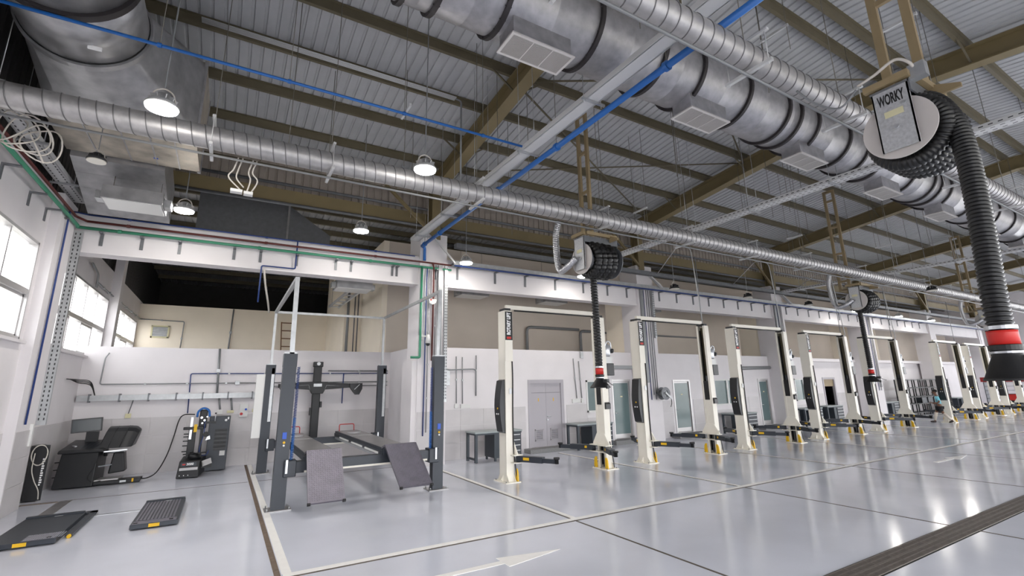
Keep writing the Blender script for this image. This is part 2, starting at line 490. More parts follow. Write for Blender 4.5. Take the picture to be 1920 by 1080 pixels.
# concrete pillars and beam
PX = [5.2, 15.15, 25.25, 35.3, 45.35, 55.4]
for i, x in enumerate(PX):
    o = MB((x + 0.48, 15.2, 0)); o.box(x, x + 0.96, 14.70, 15.75, 0, 7.5)
    if i == 0: o.box(x - 0.16, x + 1.0, 14.74, 15.75, 0, 3.2)
    o = o.build('pillar_%d' % (i + 1), 'white_paint'); struct(o, ['white concrete pillar beside the four-post lift', 'white concrete pillar behind the second cream lift', 'white concrete pillar behind the third cream lift', 'white concrete pillar behind the fifth cream lift', 'white concrete pillar far down the row of lifts', 'white concrete pillar at the end of the row'][i], 'pillar')
BX = [-3.7] + PX
for i in range(6):
    a = BX[i] + (0.96 if i else 0.0); b = BX[i + 1]
    o = MB(((a + b) / 2, 15, 5.7)).box(a, b, 14.82, 15.25, 5.70, 6.67).box(a, b, 14.79, 14.82, 5.70, 5.76)
    o = o.build('beam_%d' % (i + 1), 'white_paint'); struct(o, ['white concrete beam over the four-post lift bay', 'white concrete beam over the first two cream lifts', 'white concrete beam over the third and fourth lifts', 'white concrete beam over the fifth lift', 'white concrete beam beyond the black rack', 'white concrete beam at the far end'][i], 'beam')

# left bay back wall, side wall, far upper wall
struct(MB((1, 18.7, 0)).box(-3.7, 5.55, 18.7, 18.9, 0, 3.74).build('wall_back', 'white_paint'), 'white low partition behind the four-post lift', 'wall')
struct(MB((5.6, 17, 0)).box(5.5, 5.66, 15.75, 18.9, 0, 3.74).build('wall_side', 'white_paint'), 'short white side partition next to the pillar', 'wall')
wfar = MB((1, 27, 0)).box(-3.7, 4.4, 27, 27.2, 0, 6.33).build('wall_far', 'cream_paint'); struct(wfar, 'cream wall far behind the low partition', 'wall')
struct(MB((5.3, 22.5, 0)).box(4.4, 5.16, 22.5, 27.2, 0, 8.4).build('wall_far_side', 'cream_paint'), 'tall cream wall block at the back of the bay', 'wall')
struct(MB((5.2, 21, 0)).box(5.14, 5.36, 19.0, 22.6, 3.0, 8.4).build('wall_return', 'cream_paint'), 'narrow cream return wall beside the taupe wall', 'wall')
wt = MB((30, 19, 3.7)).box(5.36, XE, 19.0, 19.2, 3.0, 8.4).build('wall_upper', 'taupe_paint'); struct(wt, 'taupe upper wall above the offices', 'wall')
struct(MB((30, 17, 3.6)).box(6.16, XE, 15.6, 19.0, 3.5, 3.68).build('slab', 'white_paint'), 'flat roof slab of the offices', 'slab')
# mezzanine partition returns seen above the offices
for i, (x0, x1, m) in enumerate(((15.2, 16.1, 'cream_paint'), (25.3, 26.2, 'cream_paint'), (35.35, 36.25, 'cream_paint'), (40.2, 44.8, 'cream_paint'))):
    struct(MB((x0, 17, 3.7)).box(x0, x1, 15.75 if i < 3 else 18.0, 16.9 if i < 3 else 19.0, 3.68, 6.6).build('partition_%d' % (i + 1), m), ['cream partition above the offices behind the second lift', 'cream partition above the offices behind the third lift', 'cream partition above the offices behind the fifth lift', 'broad cream partition above the black rack'][i], 'partition')

# office front wall with doors and windows
DOORS = [(9.78, 11.42, 0.14, 2.58), (13.92, 15.0, 0.16, 2.56), (17.62, 18.78, 0.2, 2.52), (24.1, 25.0, 0.2, 2.52), (31.46, 32.9, 0.05, 2.56)]
WINS = [(12.56, 13.5, 1.28, 2.54), (20.52, 21.97, 1.28, 2.52), (27.5, 28.7, 1.28, 2.5)]
mb = wall_open(MB((20, 15.4, 0)), 6.16, 29.4, 0, 3.70, 15.4, 15.6, [d for d in DOORS + WINS if d[0] < 29], 'x')
wo = mb.build('wall_office', 'white_paint'); struct(wo, 'white office front wall behind the cream lifts', 'wall')
mb = wall_open(MB((34, 16, 0)), 29.4, XE, 0, 3.70, 15.9, 16.1, DOORS[4:], 'x'); mb.box(29.3, 29.5, 15.4, 16.1, 0, 3.7)
wo2 = mb.build('wall_office_far', 'white_paint'); struct(wo2, 'white set-back wall behind the black rack', 'wall')
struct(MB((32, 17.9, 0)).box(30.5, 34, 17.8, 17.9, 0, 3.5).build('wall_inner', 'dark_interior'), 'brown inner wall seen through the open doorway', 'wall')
# white boxed surround around the first glass door
struct(MB((14.5, 15.3, 2.6)).box(13.75, 15.15, 15.0, 15.4, 3.0, 3.12).box(13.62, 13.75, 15.2, 15.4, 0.0, 3.12).build('trim_1', 'white_paint'), 'white boxed canopy over the first glass door', 'trim')

# tiled dado, tile by tile
def dado(o, x0, x1, y, holes, rows=3, h=0.54, tw=0.9, axis='x', sgn=-1):
    tm = {}
    n = max(1, round((x1 - x0) / tw)); w = (x1 - x0) / n
    key = 'dado_tile_%.3f_%s' % (w, axis)
    if axis == 'x': me = MB().box(0.003, w - 0.003, -0.014, 0, 0.003, h - 0.003).mesh('tile', 'dado_tile')
    else: me = MB().box(0, 0.014, 0.003, w - 0.003, 0.003, h - 0.003).mesh('tile', 'dado_tile')
    for r in range(rows):
        for k in range(n):
            a, b = x0 + k * w, x0 + (k + 1) * w
            if any(a < hh[1] - 0.02 and b > hh[0] + 0.02 and r * h < hh[3] - 0.02 and (r + 1) * h > hh[2] + 0.02 for hh in holes): continue
            if axis == 'x': t = inst(me, 'tile', o, Vector((a, y, r * h)) - o.location)
            else: t = inst(me, 'tile', o, Vector((y, a, r * h)) - o.location)
OW = DOORS + WINS
def dado_spans(o, y, spans):
    for (a, b) in spans: dado(o, a, b, y, [w for w in WINS])
bw = bpy.data.objects['wall_back']
dado(bw, -3.7, 5.5, 18.7, [])
dado(wl, 9.0, 13.6, -3.7, [], axis='y'); dado(wl, 14.75, 18.65, -3.7, [], axis='y')
dado_spans(wo, 15.4, [(6.16, 9.66), (11.54, 13.6), (16.12, 17.5), (18.9, 23.98), (26.2, 29.3)])
dado_spans(wo2, 15.9, [(29.5, 31.35), (33.0, 35.2), (36.3, 45.2)])
pl = bpy.data.objects['pillar_left']; dado(pl, 13.62, 14.72, -3.52, [], axis='y', tw=1.1)
p1 = bpy.data.objects['pillar_1']
dado(p1, 5.22, 6.14, 14.70, [], tw=0.46)

# ------------------------------------------------------------------ windows of the end wall
def end_window(i, y0, y1, z0, z1, label, cols):
    w = sempty('window_%d' % i, (-3.8, (y0 + y1) / 2, z0), label, 'window'); o = w.location.copy()
    fr = MB(o)
    for (a, b, c, d) in ((y0, y1, z0, z0 + 0.07), (y0, y1, z1 - 0.06, z1), (y0, y0 + 0.06, z0, z1), (y1 - 0.06, y1, z0, z1)):
        fr.box(-3.86, -3.70, a, b, c, d)
    zm = z0 + (z1 - z0) * 0.48
    fr.box(-3.86, -3.71, y0, y1, zm - 0.06, zm + 0.06)
    fr.build('window_frame', 'aluminium', w)
    MB(o).box(-3.72, -3.60, y0 - 0.05, y1 + 0.05, z0 - 0.06, z0).build('window_sill', 'white_paint', w)
    n = cols
    for k in range(n):
        a, b = y0 + 0.06 + k * (y1 - y0 - 0.12) / n, y0 + 0.06 + (k + 1) * (y1 - y0 - 0.12) / n
        if k: MB(o).box(-3.84, -3.75, a - 0.03, a + 0.03, z0, z1).build('mullion', 'aluminium', w)
        for (c, d) in ((z0 + 0.07, zm - 0.06), (zm + 0.06, z1 - 0.06)):
            p = MB(o).box(-3.80, -3.794, a + 0.02, b - 0.02, c, d).build('pane', 'window_glass', w)
            s = MB(o)
            if c < zm and k % 2 == 0:                                    # sliding sash
                for q in ((a, b, c, c + 0.05), (a, b, d - 0.05, d), (a, a + 0.05, c, d), (b - 0.05, b, c, d)): s.box(-3.79, -3.76, *q)
                s.build('sash', 'aluminium', p)
end_window(1, *WIN_L[0], 'high aluminium window in front of the vertical slotted tray', 3)
end_window(2, *WIN_L[1], 'high aluminium window just past the beam', 4)
end_window(3, *WIN_L[2], 'farthest high aluminium window by the cream wall', 4)

# ------------------------------------------------------------------ doors and office windows
def door_frame(o, d, y, m, parent, t=0.09):
    x0, x1, z0, z1 = d
    f = MB(o); f.box(x0, x0 + t, y - 0.03, y + 0.1, z0, z1); f.box(x1 - t, x1, y - 0.03, y + 0.1, z0, z1); f.box(x0 + t, x1 - t, y - 0.03, y + 0.1, z1 - t, z1)
    return f.build('door_frame', m, parent)
d = DOORS[0]; y = 15.4
o1 = sempty('door_1', (10.6, 15.4, 0.14), 'grey steel double door with two louvred vents', 'door'); oo = o1.location.copy()
door_frame(oo, d, y, 'door_grey', o1, 0.13)
mid = (d[0] + d[1]) / 2
for s, (a, b) in enumerate(((d[0] + 0.13, mid - 0.003), (mid + 0.003, d[1] - 0.13))):
    MB(oo).box(a, b, y + 0.03, y + 0.075, 2.10, 2.45).build('transom_panel', 'door_grey', o1)
    lf = MB(oo).box(a, b, y + 0.02, y + 0.07, 0.15, 2.09).build('door_leaf', 'door_grey', o1)
    cx = (a + b) / 2
    v = MB(oo)
    for q in ((cx - 0.19, cx + 0.19, 0.36, 0.40), (cx - 0.19, cx + 0.19, 0.74, 0.78), (cx - 0.19, cx - 0.15, 0.36, 0.78), (cx + 0.15, cx + 0.19, 0.36, 0.78)): v.box(q[0], q[1], y, y + 0.025, q[2], q[3])
    v.build('vent_frame', 'door_grey', lf)
    MB(oo).box(cx - 0.15, cx + 0.15, y + 0.016, y + 0.02, 0.40, 0.74).build('vent_backing', 'slot_dark', lf)
    for k in range(8):
        MB(oo).bar((cx - 0.15, y + 0.008, 0.42 + k * 0.042), (cx + 0.15, y + 0.008, 0.42 + k * 0.042), 0.012, 0.026).build('vent_slat', 'door_grey', lf)
    MB(oo).box(cx - 0.02, cx + 0.02, y + 0.016, y + 0.02, 1.78, 1.90).build('sticker', 'yellow', lf)
h = MB(oo); h.cyl((mid + 0.05, y + 0.02, 1.22), (mid + 0.05, y - 0.04, 1.22), 0.018, 8); h.cyl((mid + 0.05, y - 0.04, 1.22), (mid + 0.18, y - 0.04, 1.22), 0.012, 8); h.cyl((mid + 0.05, y + 0.02, 1.1), (mid + 0.05, y - 0.005, 1.1), 0.03, 10)
h.build('door_handle', 'bright_steel', o1)
for i, d in enumerate(DOORS[1:4]):
    g1 = sempty('door_%d' % (i + 2), ((d[0] + d[1]) / 2, 15.4, d[2]), ['frosted glass door beside the first cream lift', 'frosted glass door between the second and third benches', 'frosted glass door behind the third cream lift'][i], 'door'); oo = g1.location.copy()
    door_frame(oo, d, 15.4, 'aluminium', g1, 0.08)
    lf = MB(oo).box(d[0] + 0.09, d[1] - 0.09, 15.43, 15.47, d[2] + 0.02, d[3] - 0.09)
    lf = lf.build('door_leaf', 'aluminium', g1)
    MB(oo).box(d[0] + 0.13, d[1] - 0.13, 15.418, 15.43, d[2] + 0.2, d[3] - 0.15).build('glass_pane', 'frosted_glass', lf)
    hh = MB(oo); hh.cyl((d[0] + 0.16, 15.42, 1.2), (d[0] + 0.16, 15.36, 1.2), 0.015, 8); hh.cyl((d[0] + 0.10, 15.36, 1.2), (d[0] + 0.24, 15.36, 1.2), 0.012, 8); hh.build('door_handle', 'bright_steel', lf)
    MB(oo).box((d[0] + d[1]) / 2 - 0.06, (d[0] + d[1]) / 2 + 0.06, 15.412, 15.418, 1.83, 1.88).build('sticker', 'box_yellowish', lf)
for i, (a, b, c, d) in enumerate(WINS):
    w = sempty('window_%d' % (i + 4), ((a + b) / 2, 15.4, c), ['office window behind the first cream lift', 'office window above the third bench', 'office window behind the fourth cream lift'][i], 'window'); oo = w.location.copy()
    f = MB(oo)
    for q in ((a, b, c, c + 0.07), (a, b, d - 0.07, d), (a, a + 0.07, c, d), (b - 0.07, b, c, d)): f.box(q[0], q[1], 15.37, 15.5, q[2], q[3])
    if i: f.box((a + b) / 2 - 0.05 + 0.3, (a + b) / 2 + 0.05 + 0.3, 15.38, 15.5, c, d)
    f.build('window_frame', 'box_white', w)
    if i:
        s = (a + b) / 2 + 0.3
        MB(oo).box(a + 0.07, s - 0.05, 15.43, 15.45, c + 0.07, d - 0.07).build('pane', 'frosted_glass', w); MB(oo).box(s + 0.05, b - 0.07, 15.44, 15.46, c + 0.07, d - 0.07).build('pane', 'frosted_glass', w)
    else: MB(oo).box(a + 0.07, b - 0.07, 15.43, 15.45, c + 0.07, d - 0.07).build('pane', 'frosted_glass', w)
d = DOORS[4]
g5 = sempty('door_5', ((d[0] + d[1]) / 2, 15.9, 0), 'open doorway with a grey steel frame', 'door'); door_frame(g5.location.copy(), d, 15.9, 'door_grey', g5, 0.12)
MB(g5.location).box(d[0] + 0.12, d[1] - 0.12, 15.95, 15.99, 2.02, d[3] - 0.12).build('transom_panel', 'tan_steel', g5)
# door steps
for i, (a, b, lab) in enumerate(((9.55, 12.0, 'speckled grey step below the grey double door'), (13.6, 15.12, 'speckled grey step below the first glass door'), (17.3, 19.6, 'speckled grey step below the second glass door'), (23.6, 25.2, 'speckled grey step below the third glass door'))):
    tag(MB(((a + b) / 2, 15.1, 0)).box(a, b, 14.95, 15.4, 0, 0.14 + 0.02 * min(i, 2)).build('door_step', 'step_stone', bevel=0.008), lab, 'step', 'steps below the office doors')
# ------------------------------------------------------------------ big air duct under the ridge
AY, AZ, AR = 5.28, 8.16, 0.60
bd = thing('air_duct', 'large round galvanised air duct with black flanges and square grilles below', 'duct', (20, AY, AZ)); O = bd.location.copy()
FL = [1.55, 2.0, 2.95, 4.55, 6.0, 7.0, 8.4, 9.75, 10.2, 10.9, 12.3, 13.2, 14.0, 15.9, 17.2, 17.7, 18.4, 20.2, 21.3, 22.6, 24.2, 26.0, 27.6, 29.3, 31, 33, 35, 37, 39, 41, 43, 45, 48, 51, 54, 57]
seg_x = [-1.64] + FL
for i in range(len(seg_x) - 1):
    a, b = seg_x[i], seg_x[i + 1]
    if 20.2 < a < 24: # spiral ribbed stretch far along
        n = int((b - a) / 0.06); P = []; rs = []
        for k in range(n + 1):
            P.append((a + (b - a) * k / n, AY, AZ)); rs.append(AR + (0.012 if k % 2 else 0))
        MB(O).tube(P, rs, 40, caps=False).build('duct_section', 'galvanised', bd)
    else:
        mid = (a + b) / 2
        MB(O).tube([(a, AY, AZ), (mid - 0.012, AY, AZ), (mid, AY, AZ), (mid + 0.012, AY, AZ), (b, AY, AZ)], [AR, AR, AR + 0.006, AR, AR], 48, caps=False).build('duct_section', 'galvanised', bd)
fm = MB().ring((0, 0, 0), (1, 0, 0), AR - 0.005, AR + 0.055, 0.07, 48)
for k in range(20):
    a = 2 * math.pi * k / 20
    fm.cyl((-0.05, (AR + 0.025) * math.cos(a), (AR + 0.025) * math.sin(a)), (0.05, (AR + 0.025) * math.cos(a), (AR + 0.025) * math.sin(a)), 0.012, 6)
fm = fm.mesh('flange', 'flange_black')
for x in FL: inst(fm, 'flange', bd, (x - O.x, 0, 0))
# supply grilles
def make_grille():
    nk = MB(); nk.box(-0.52, 0.52, -0.21, 0.21, -0.84, -0.42)
    fr = MB()
    for q in ((-0.56, 0.56, -0.25, -0.21), (-0.56, 0.56, 0.21, 0.25), (-0.56, -0.52, -0.21, 0.21), (0.52, 0.56, -0.21, 0.21), (-0.18, -0.165, -0.21, 0.21), (0.165, 0.18, -0.21, 0.21)):
        fr.box(q[0], q[1], q[2], q[3], -0.865, -0.84)
    sl = MB()
    for k in range(22):
        yy = -0.20 + k * 0.019
        sl.box(-0.52, 0.52, yy, yy + 0.010, -0.86, -0.848)
    bk = MB().box(-0.52, 0.52, -0.21, 0.21, -0.846, -0.842)
    return nk.mesh('grille_neck', 'galvanised'), fr.mesh('grille_frame', 'grille_white'), sl.mesh('grille_slats', 'grille_slat'), bk.mesh('grille_backing', 'grille_slot')
gn, gf, gs, gb = make_grille()
for x in (3.6, 7.42, 11.05, 14.95, 18.8, 22.7, 26.5, 30.3, 34.1, 38.0, 42, 46):
    nk = inst(gn, 'grille_neck', bd, (x - O.x, -0.08, 0))
    inst(gf, 'grille_frame', nk); inst(gs, 'grille_slats', nk)['kind'] = 'stuff'; inst(gb, 'grille_backing', nk)
for x in (2.4, 5.3, 8.9, 12.8, 16.5, 20.5, 25, 30, 35, 40, 45):
    r = MB(O)
    for s in (-1, 1): r.cyl((x, AY + s * (AR + 0.06), AZ - 0.1), (x, AY + s * (AR + 0.06), zf(AY) + 0.6), 0.008, 5)
    r.build('hanger_rod', 'rod_steel', bd)

# ------------------------------------------------------------------ spiral extraction ducts
def spiral_duct(y, z, r, x0, x1, label, coarse, brackets, sx=9.0):
    t = thing('spiral_duct', label, 'duct', ((x0 + x1) / 2, y, z)); O = t.location.copy()
    a = x0
    while a < x1 - 0.1:
        b = min(a + 3.0, x1); P = []; rs = []
        x = b
        P = [(a, y, z), ((a + b) / 2, y, z), (b, y, z)]
        so = MB(O).tube(P, r, 36, caps=False).build('duct_section', 'spiral_steel', t)
        nt = int(round((b - a) / coarse)); H = []
        for k in range(nt * 24 + 1):
            an = 2 * math.pi * k / 24; H.append((a + (b - a) * k / (nt * 24), y + (r + 0.002) * math.cos(an), z + (r + 0.002) * math.sin(an)))
        MB(O).tube(H, 0.009, 5).build('spiral_seam', 'seam_steel', so)
        a = x
    for x in brackets:
        m = MB(O)
        m.box(x - 0.025, x + 0.025, y - r - 0.16, y + r + 0.16, z - r - 0.075, z - r - 0.03)
        m.box(x - 0.025, x + 0.025, y - r - 0.16, y + r + 0.16, z + r + 0.04, z + r + 0.07)
        for s in (-1, 1): m.cyl((x, y + s * (r + 0.11), z - r - 0.1), (x, y + s * (r + 0.11), z + r + 0.1), 0.008, 5)
        m.build('duct_bracket', 'tray_white', t)
        MB(O).cyl((x, y, z + r + 0.07), (x, y, zf(y) + 0.73), 0.007, 5).build('hanger_rod', 'rod_steel', t)
    MB(O).tube([(x0, y - 0.02, z - r - 0.12), (x1, y - 0.02, z - r - 0.12)], 0.022, 6).build('cable_conduit', 'conduit_grey', t)
    return t
spiral_duct(8.85, 6.55, 0.195, -3.6, 58, 'long spiral extraction duct crossing in front of the white beams', 0.2, [-0.6, 1.3, 4.4, 8.0, 11.2, 14.3, 17.5, 21.5, 24, 27, 30, 33, 36, 40, 44])
spiral_duct(3.13, 6.60, 0.172, -1.0, 40, 'spiral extraction duct running beside the large black-flanged duct', 0.2, [2.6, 5.6, 8.1, 10.6, 13.0, 16, 20, 24])

# ------------------------------------------------------------------ trunk duct, plenum and cassettes over the end bay
tr = thing('trunk_duct', 'very large round galvanised trunk duct ending in a rectangular plenum', 'duct', (-2.45, 8, 8.05)); O = tr.location.copy()
TX, TZ, TR = -2.45, 8.08, 0.80
MB(O).tube([(TX, 3.2, TZ), (TX, 7.6, TZ)], TR, 56, caps=True).build('duct_section', 'galvanised_dull', tr)
MB(O).tube([(TX, 7.6, TZ), (TX, 8.75, TZ)], TR, 56, caps=True).build('duct_section', 'galvanised_dull', tr)
MB(O).ring((TX, 7.6, TZ), (0, 1, 0), TR - 0.01, TR + 0.055, 0.12, 56).build('flange', 'flange_black', tr)
MB(O).ring((TX, 8.8, TZ), (0, 1, 0), TR - 0.02, TR + 0.045, 0.12, 56).build('collar', 'galvanised_dull', tr)
MB(O).ring((TX, 8.72, TZ), (0, 1, 0), TR - 0.02, TR + 0.012, 0.02, 56).build('seal', 'black_rubber', tr)
# square-to-round transition
c = MB(O); N = 56; vs = []
for k in range(N):
    a = 2 * math.pi * k / N; vs.append((TX + TR * math.cos(a), 8.85, TZ + TR * math.sin(a)))
for k in range(N):
    a = 2 * math.pi * k / N; ca, sa = math.cos(a), math.sin(a); q = max(abs(ca) / 1.12, abs(sa) / 0.86)
    vs.append((TX + 0.35 + ca / q, 10.5, TZ + sa / q))
c.add(vs, [(k, (k + 1) % N, (k + 1) % N + N, k + N) for k in range(N)], True); c.build('transition', 'galvanised_dull', tr)
MB(O).box(-3.25, -0.98, 10.5, 12.1, 7.2, 8.98).build('plenum', 'galvanised_stained', tr)
for k, x in enumerate((-2.75, -2.2, -1.75, -1.35)):
    MB(O).box(x - 0.012, x + 0.012, 10.5, 12.1, 7.185, 7.2).build('plenum_seam', 'galvanised', tr)
MB(O).box(-1.02, -0.96, 10.46, 10.52, 7.19, 9.0).build('plenum_edge', 'galvanised', tr)
MB(O).box(-1.02, -0.96, 12.06, 12.12, 7.17, 9.0).build('plenum_edge', 'galvanised', tr)
for (x, yy) in ((-2.35, 11.0), (-1.75, 11.75)): MB(O).box(x - 0.04, x + 0.04, yy - 0.03, yy + 0.03, 7.195, 7.199).build('blue_tape', 'blue_plastic', tr)
MB(O).box(TX + 0.22, TX + 0.38, 8.25, 8.28, TZ - TR - 0.003, TZ - TR + 0.05).build('sticker', 'white_print', tr)
dd = thing('drop_duct', 'sloping rectangular galvanised duct below the plenum', 'duct', (-2.4, 13, 6.8)); O = dd.location.copy()
for k in range(4):
    y0, y1 = 12.15 + k * 0.5, 12.15 + (k + 1) * 0.5
    z0, z1 = 7.1 - k * 0.15, 7.1 - (k + 1) * 0.15
    MB(O).add([(-3.2, y0, z0), (-1.62, y0, z0), (-1.62, y1 - 0.01, z1), (-3.2, y1 - 0.01, z1), (-3.2, y0, z0 + 0.9), (-1.62, y0, z0 + 0.9), (-1.62, y1 - 0.01, z1 + 0.9), (-3.2, y1 - 0.01, z1 + 0.9)],
              [(0, 3, 2, 1), (4, 5, 6, 7), (0, 1, 5, 4), (1, 2, 6, 5), (2, 3, 7, 6), (3, 0, 4, 7)]).build('duct_panel', 'galvanised_dull', dd)
for x in (-3.1, -1.75): MB(O).cyl((x, 12.6, 7.6), (x, 12.6, 9.6), 0.008, 5).build('hanger_rod', 'rod_steel', dd)
def cassette(x, y, z, w, d, label, h=0.28, zt=None):
    t = thing('fan_coil_unit', label, 'air conditioner', (x, y, z)); O = t.location.copy()
    MB(O).box(x - w / 2, x + w / 2, y - d / 2, y + d / 2, z, z + h).build('casing', 'galvanised_dull', t)
    MB(O).box(x - w / 2 + 0.03, x + w / 2 - 0.03, y - d / 2 + 0.03, y + d / 2 - 0.03, z - 0.015, z).build('cover_panel', 'box_white', t)
    for s in (-1, 1): MB(O).box(x + s * (w / 2 + 0.03) - 0.10, x + s * (w / 2 + 0.03) + 0.10, y - 0.2, y + 0.1, z + 0.03, z + 0.2).build('pipe_box', 'zinc', t)
    for s in (-1, 1): MB(O).cyl((x + s * w * 0.4, y, z + h), (x + s * w * 0.4, y, zt or 9.29 - 0.033 * (y - 15.35)), 0.007, 5).build('hanger_rod', 'rod_steel', t)
    return t
cassette(-2.1, 12.6, 6.33, 1.05, 0.8, 'white ceiling fan coil unit under the sloping duct', 0.28, 6.98)
cassette(3.4, 16.3, 5.62, 1.15, 0.8, 'white ceiling fan coil unit hanging behind the beam over the four-post lift')
cassette(8.3, 17.2, 5.95, 1.2, 0.8, 'white ceiling fan coil unit above the first cream lift')
cassette(12.3, 17.2, 5.95, 1.2, 0.8, 'white ceiling fan coil unit behind the black hanging hose')
cassette(18.3, 17.2, 5.95, 1.2, 0.8, 'white ceiling fan coil unit above the second cream lift')
# dark sheet duct behind the beam
bdct = thing('annex_duct', 'dark galvanised rectangular duct running behind the beam', 'duct', (0.5, 17.6, 7.4)); O = bdct.location.copy()
MB(O).box(-1.3, 1.3, 17.2, 18.6, 7.3, 8.6).build('duct_body', 'zinc_dark', bdct)
MB(O).add([(1.3, 17.2, 7.3), (1.3, 18.6, 7.3), (1.3, 18.6, 8.6), (1.3, 17.2, 8.6), (2.7, 17.2, 7.25), (2.7, 18.6, 7.25), (2.7, 18.6, 7.7), (2.7, 17.2, 7.7)], [(3, 2, 1, 0), (4, 5, 6, 7), (0, 1, 5, 4), (1, 2, 6, 5), (2, 3, 7, 6), (3, 0, 4, 7)]).build('duct_reducer', 'zinc_dark', bdct)
for x in (-1.0, 1.0): MB(O).cyl((x, 17.9, 8.6), (x, 17.9, 9.22), 0.01, 5).build('hanger_rod', 'rod_steel', bdct)
MB(O).box(1.28, 1.34, 17.17, 18.63, 7.27, 8.63).build('flange', 'galvanised_dull', bdct)

# ------------------------------------------------------------------ cable trays and air pipes
def slot_tray_y(x, z, y0, y1, label, m='tray_white', w=0.30, slots=True):
    t = thing('cable_tray', label, 'cable tray', (x, (y0 + y1) / 2, z)); O = t.location.copy()
    MB(O).box(x - w / 2, x + w / 2, y0, y1, z, z + 0.012).build('tray_base', m, t)
    for s in (-1, 1):
        a = MB(O); a.box(x + s * w / 2 - 0.012, x + s * w / 2 + 0.012, y0, y1, z, z + 0.10); a.build('tray_side', m, t)
    sl = MB(O); n = int((y1 - y0) / 0.14) if slots else 0
    for k in range(n):
        for q in (-0.07, 0.07): sl.box(x + q - 0.012, x + q + 0.012, y0 + k * 0.14, y0 + k * 0.14 + 0.07, z - 0.0015, z)
        sl.box(x - w / 2 - 0.0135, x - w / 2 - 0.012, y0 + k * 0.14, y0 + k * 0.14 + 0.07, z + 0.04, z + 0.06)
    if slots: sl.build('slots', 'slot_dark', t)['kind'] = 'stuff'
    y = y0 + 0.8
    while y < y1:
        m2 = MB(O); m2.box(x - w / 2 - 0.1, x + w / 2 + 0.14, y - 0.02, y + 0.02, z - 0.045, z - 0.005)
        for s in (-1, 1): m2.cyl((x + s * (w / 2 + 0.06), y, z - 0.1), (x + s * (w / 2 + 0.06), y, zf(y) + 0.73 if abs(y - AY) > 0.75 else AZ - AR), 0.007, 5)
        m2.build('tray_hanger', 'zinc', t); y += 2.1
    return t
slot_tray_y(4.95, 7.12, 0.5, 14.6, 'pale cable tray beside the thick blue pipe, hung from the roof', 'tray_white', 0.26, False)
slot_tray_y(12.3, 7.05, 0.2, 14.6, 'pale slotted cable tray hung from the roof past the first hose reel')
slot_tray_y(-3.48, 6.85, 4.0, 14.55, 'pale slotted cable tray along the windowed wall', 'tray_white', 0.24)
slot_tray_y(25.6, 7.05, 4.0, 14.6, 'pale slotted cable tray hung far along the hall')
bp = thing('air_pipe', 'thick bright blue compressed air pipe hung beside a tray', 'pipe', (5.2, 9, 6.97)); O = bp.location.copy()
MB(O).tube([(5.2, 0.5, 6.97), (5.2, 14.55, 6.97)], 0.055, 12).build('pipe_run', 'pipe_blue', bp)
MB(O).tube(roundpath([(5.2, 14.55, 6.97), (5.32, 14.62, 6.95), (5.32, 14.62, 6.5)], 0.08), 0.05, 10).build('pipe_drop', 'pipe_blue', bp)
for y in (4.1, 6.9, 9.3, 13.0, 14.3):
    MB(O).ring((5.2, y, 6.97), (0, 1, 0), 0.054, 0.078, 0.07, 16).build('pipe_coupling', 'pipe_blue', bp)
    MB(O).cyl((5.2, y, 7.02), (5.2, y, zf(y) + 0.73), 0.007, 5).build('hanger_rod', 'rod_steel', bp)
b2 = thing('air_pipe', 'thin blue air pipe crossing below the ribbed roof to the pale tray', 'pipe', (1, 7.57, 7.2)); O = b2.location.copy()
MB(O).tube([(-3.6, 7.57, 7.2), (5.0, 7.57, 7.2)], 0.025, 8).build('pipe_run', 'pipe_blue', b2)
for x in (-1.3, 0.4, 2.3, 3.9):
    MB(O).ring((x, 7.57, 7.2), (1, 0, 0), 0.024, 0.036, 0.05, 10).build('pipe_coupling', 'pipe_blue', b2)
    MB(O).cyl((x, 7.57, 7.22), (x, 7.57, zf(7.57) + 0.73), 0.006, 5).build('hanger_rod', 'rod_steel', b2)
MB(O).box(2.32, 2.36, 7.35, 7.85, 7.24, 7.30).build('strut_hanger', 'tray_white', b2)

# pipe lines and brackets along the beam
def beam_line(name, label, m, y, z, r, x0, x1, cat='pipe', ext=None):
    t = thing(name, label, cat, ((x0 + x1) / 2, y, z)); O = t.location.copy()
    MB(O).tube([(x0, y, z), (x1, y, z)], r, 8).build('pipe_run', m, t)
    x = x0 + 0.8
    while x < x1:
        MB(O).ring((x, y, z), (1, 0, 0), r, r + 0.012, 0.07, 8).build('pipe_coupling', m, t); x += 3.1
    if ext:
        for P in ext: MB(O).tube(roundpath(P, 0.05), r, 8).build('pipe_branch', m, t)
    return t
wp = beam_line('water_pipe', 'green pipe along the top of the white beam', 'pipe_green', 14.65, 6.28, 0.04, -3.45, 6.3, ext=[[(-3.45, 14.65, 6.28), (-3.44, 14.6, 6.30), (-3.46, 14.3, 6.32), (-3.46, 8, 6.32)], [(5.25, 14.64, 6.28), (5.25, 14.64, 3.3), (4.95, 14.64, 3.3)]])
beam_line('water_pipe', 'dark red pipe above the green pipe on the beam', 'pipe_red', 14.65, 6.45, 0.03, -3.3, 6.3, ext=[[(-3.3, 14.65, 6.45), (-3.46, 14.4, 6.47), (-3.46, 8, 6.47)], [(5.62, 14.64, 6.45), (5.66, 14.62, 6.3), (5.66, 14.65, 3.2)]])
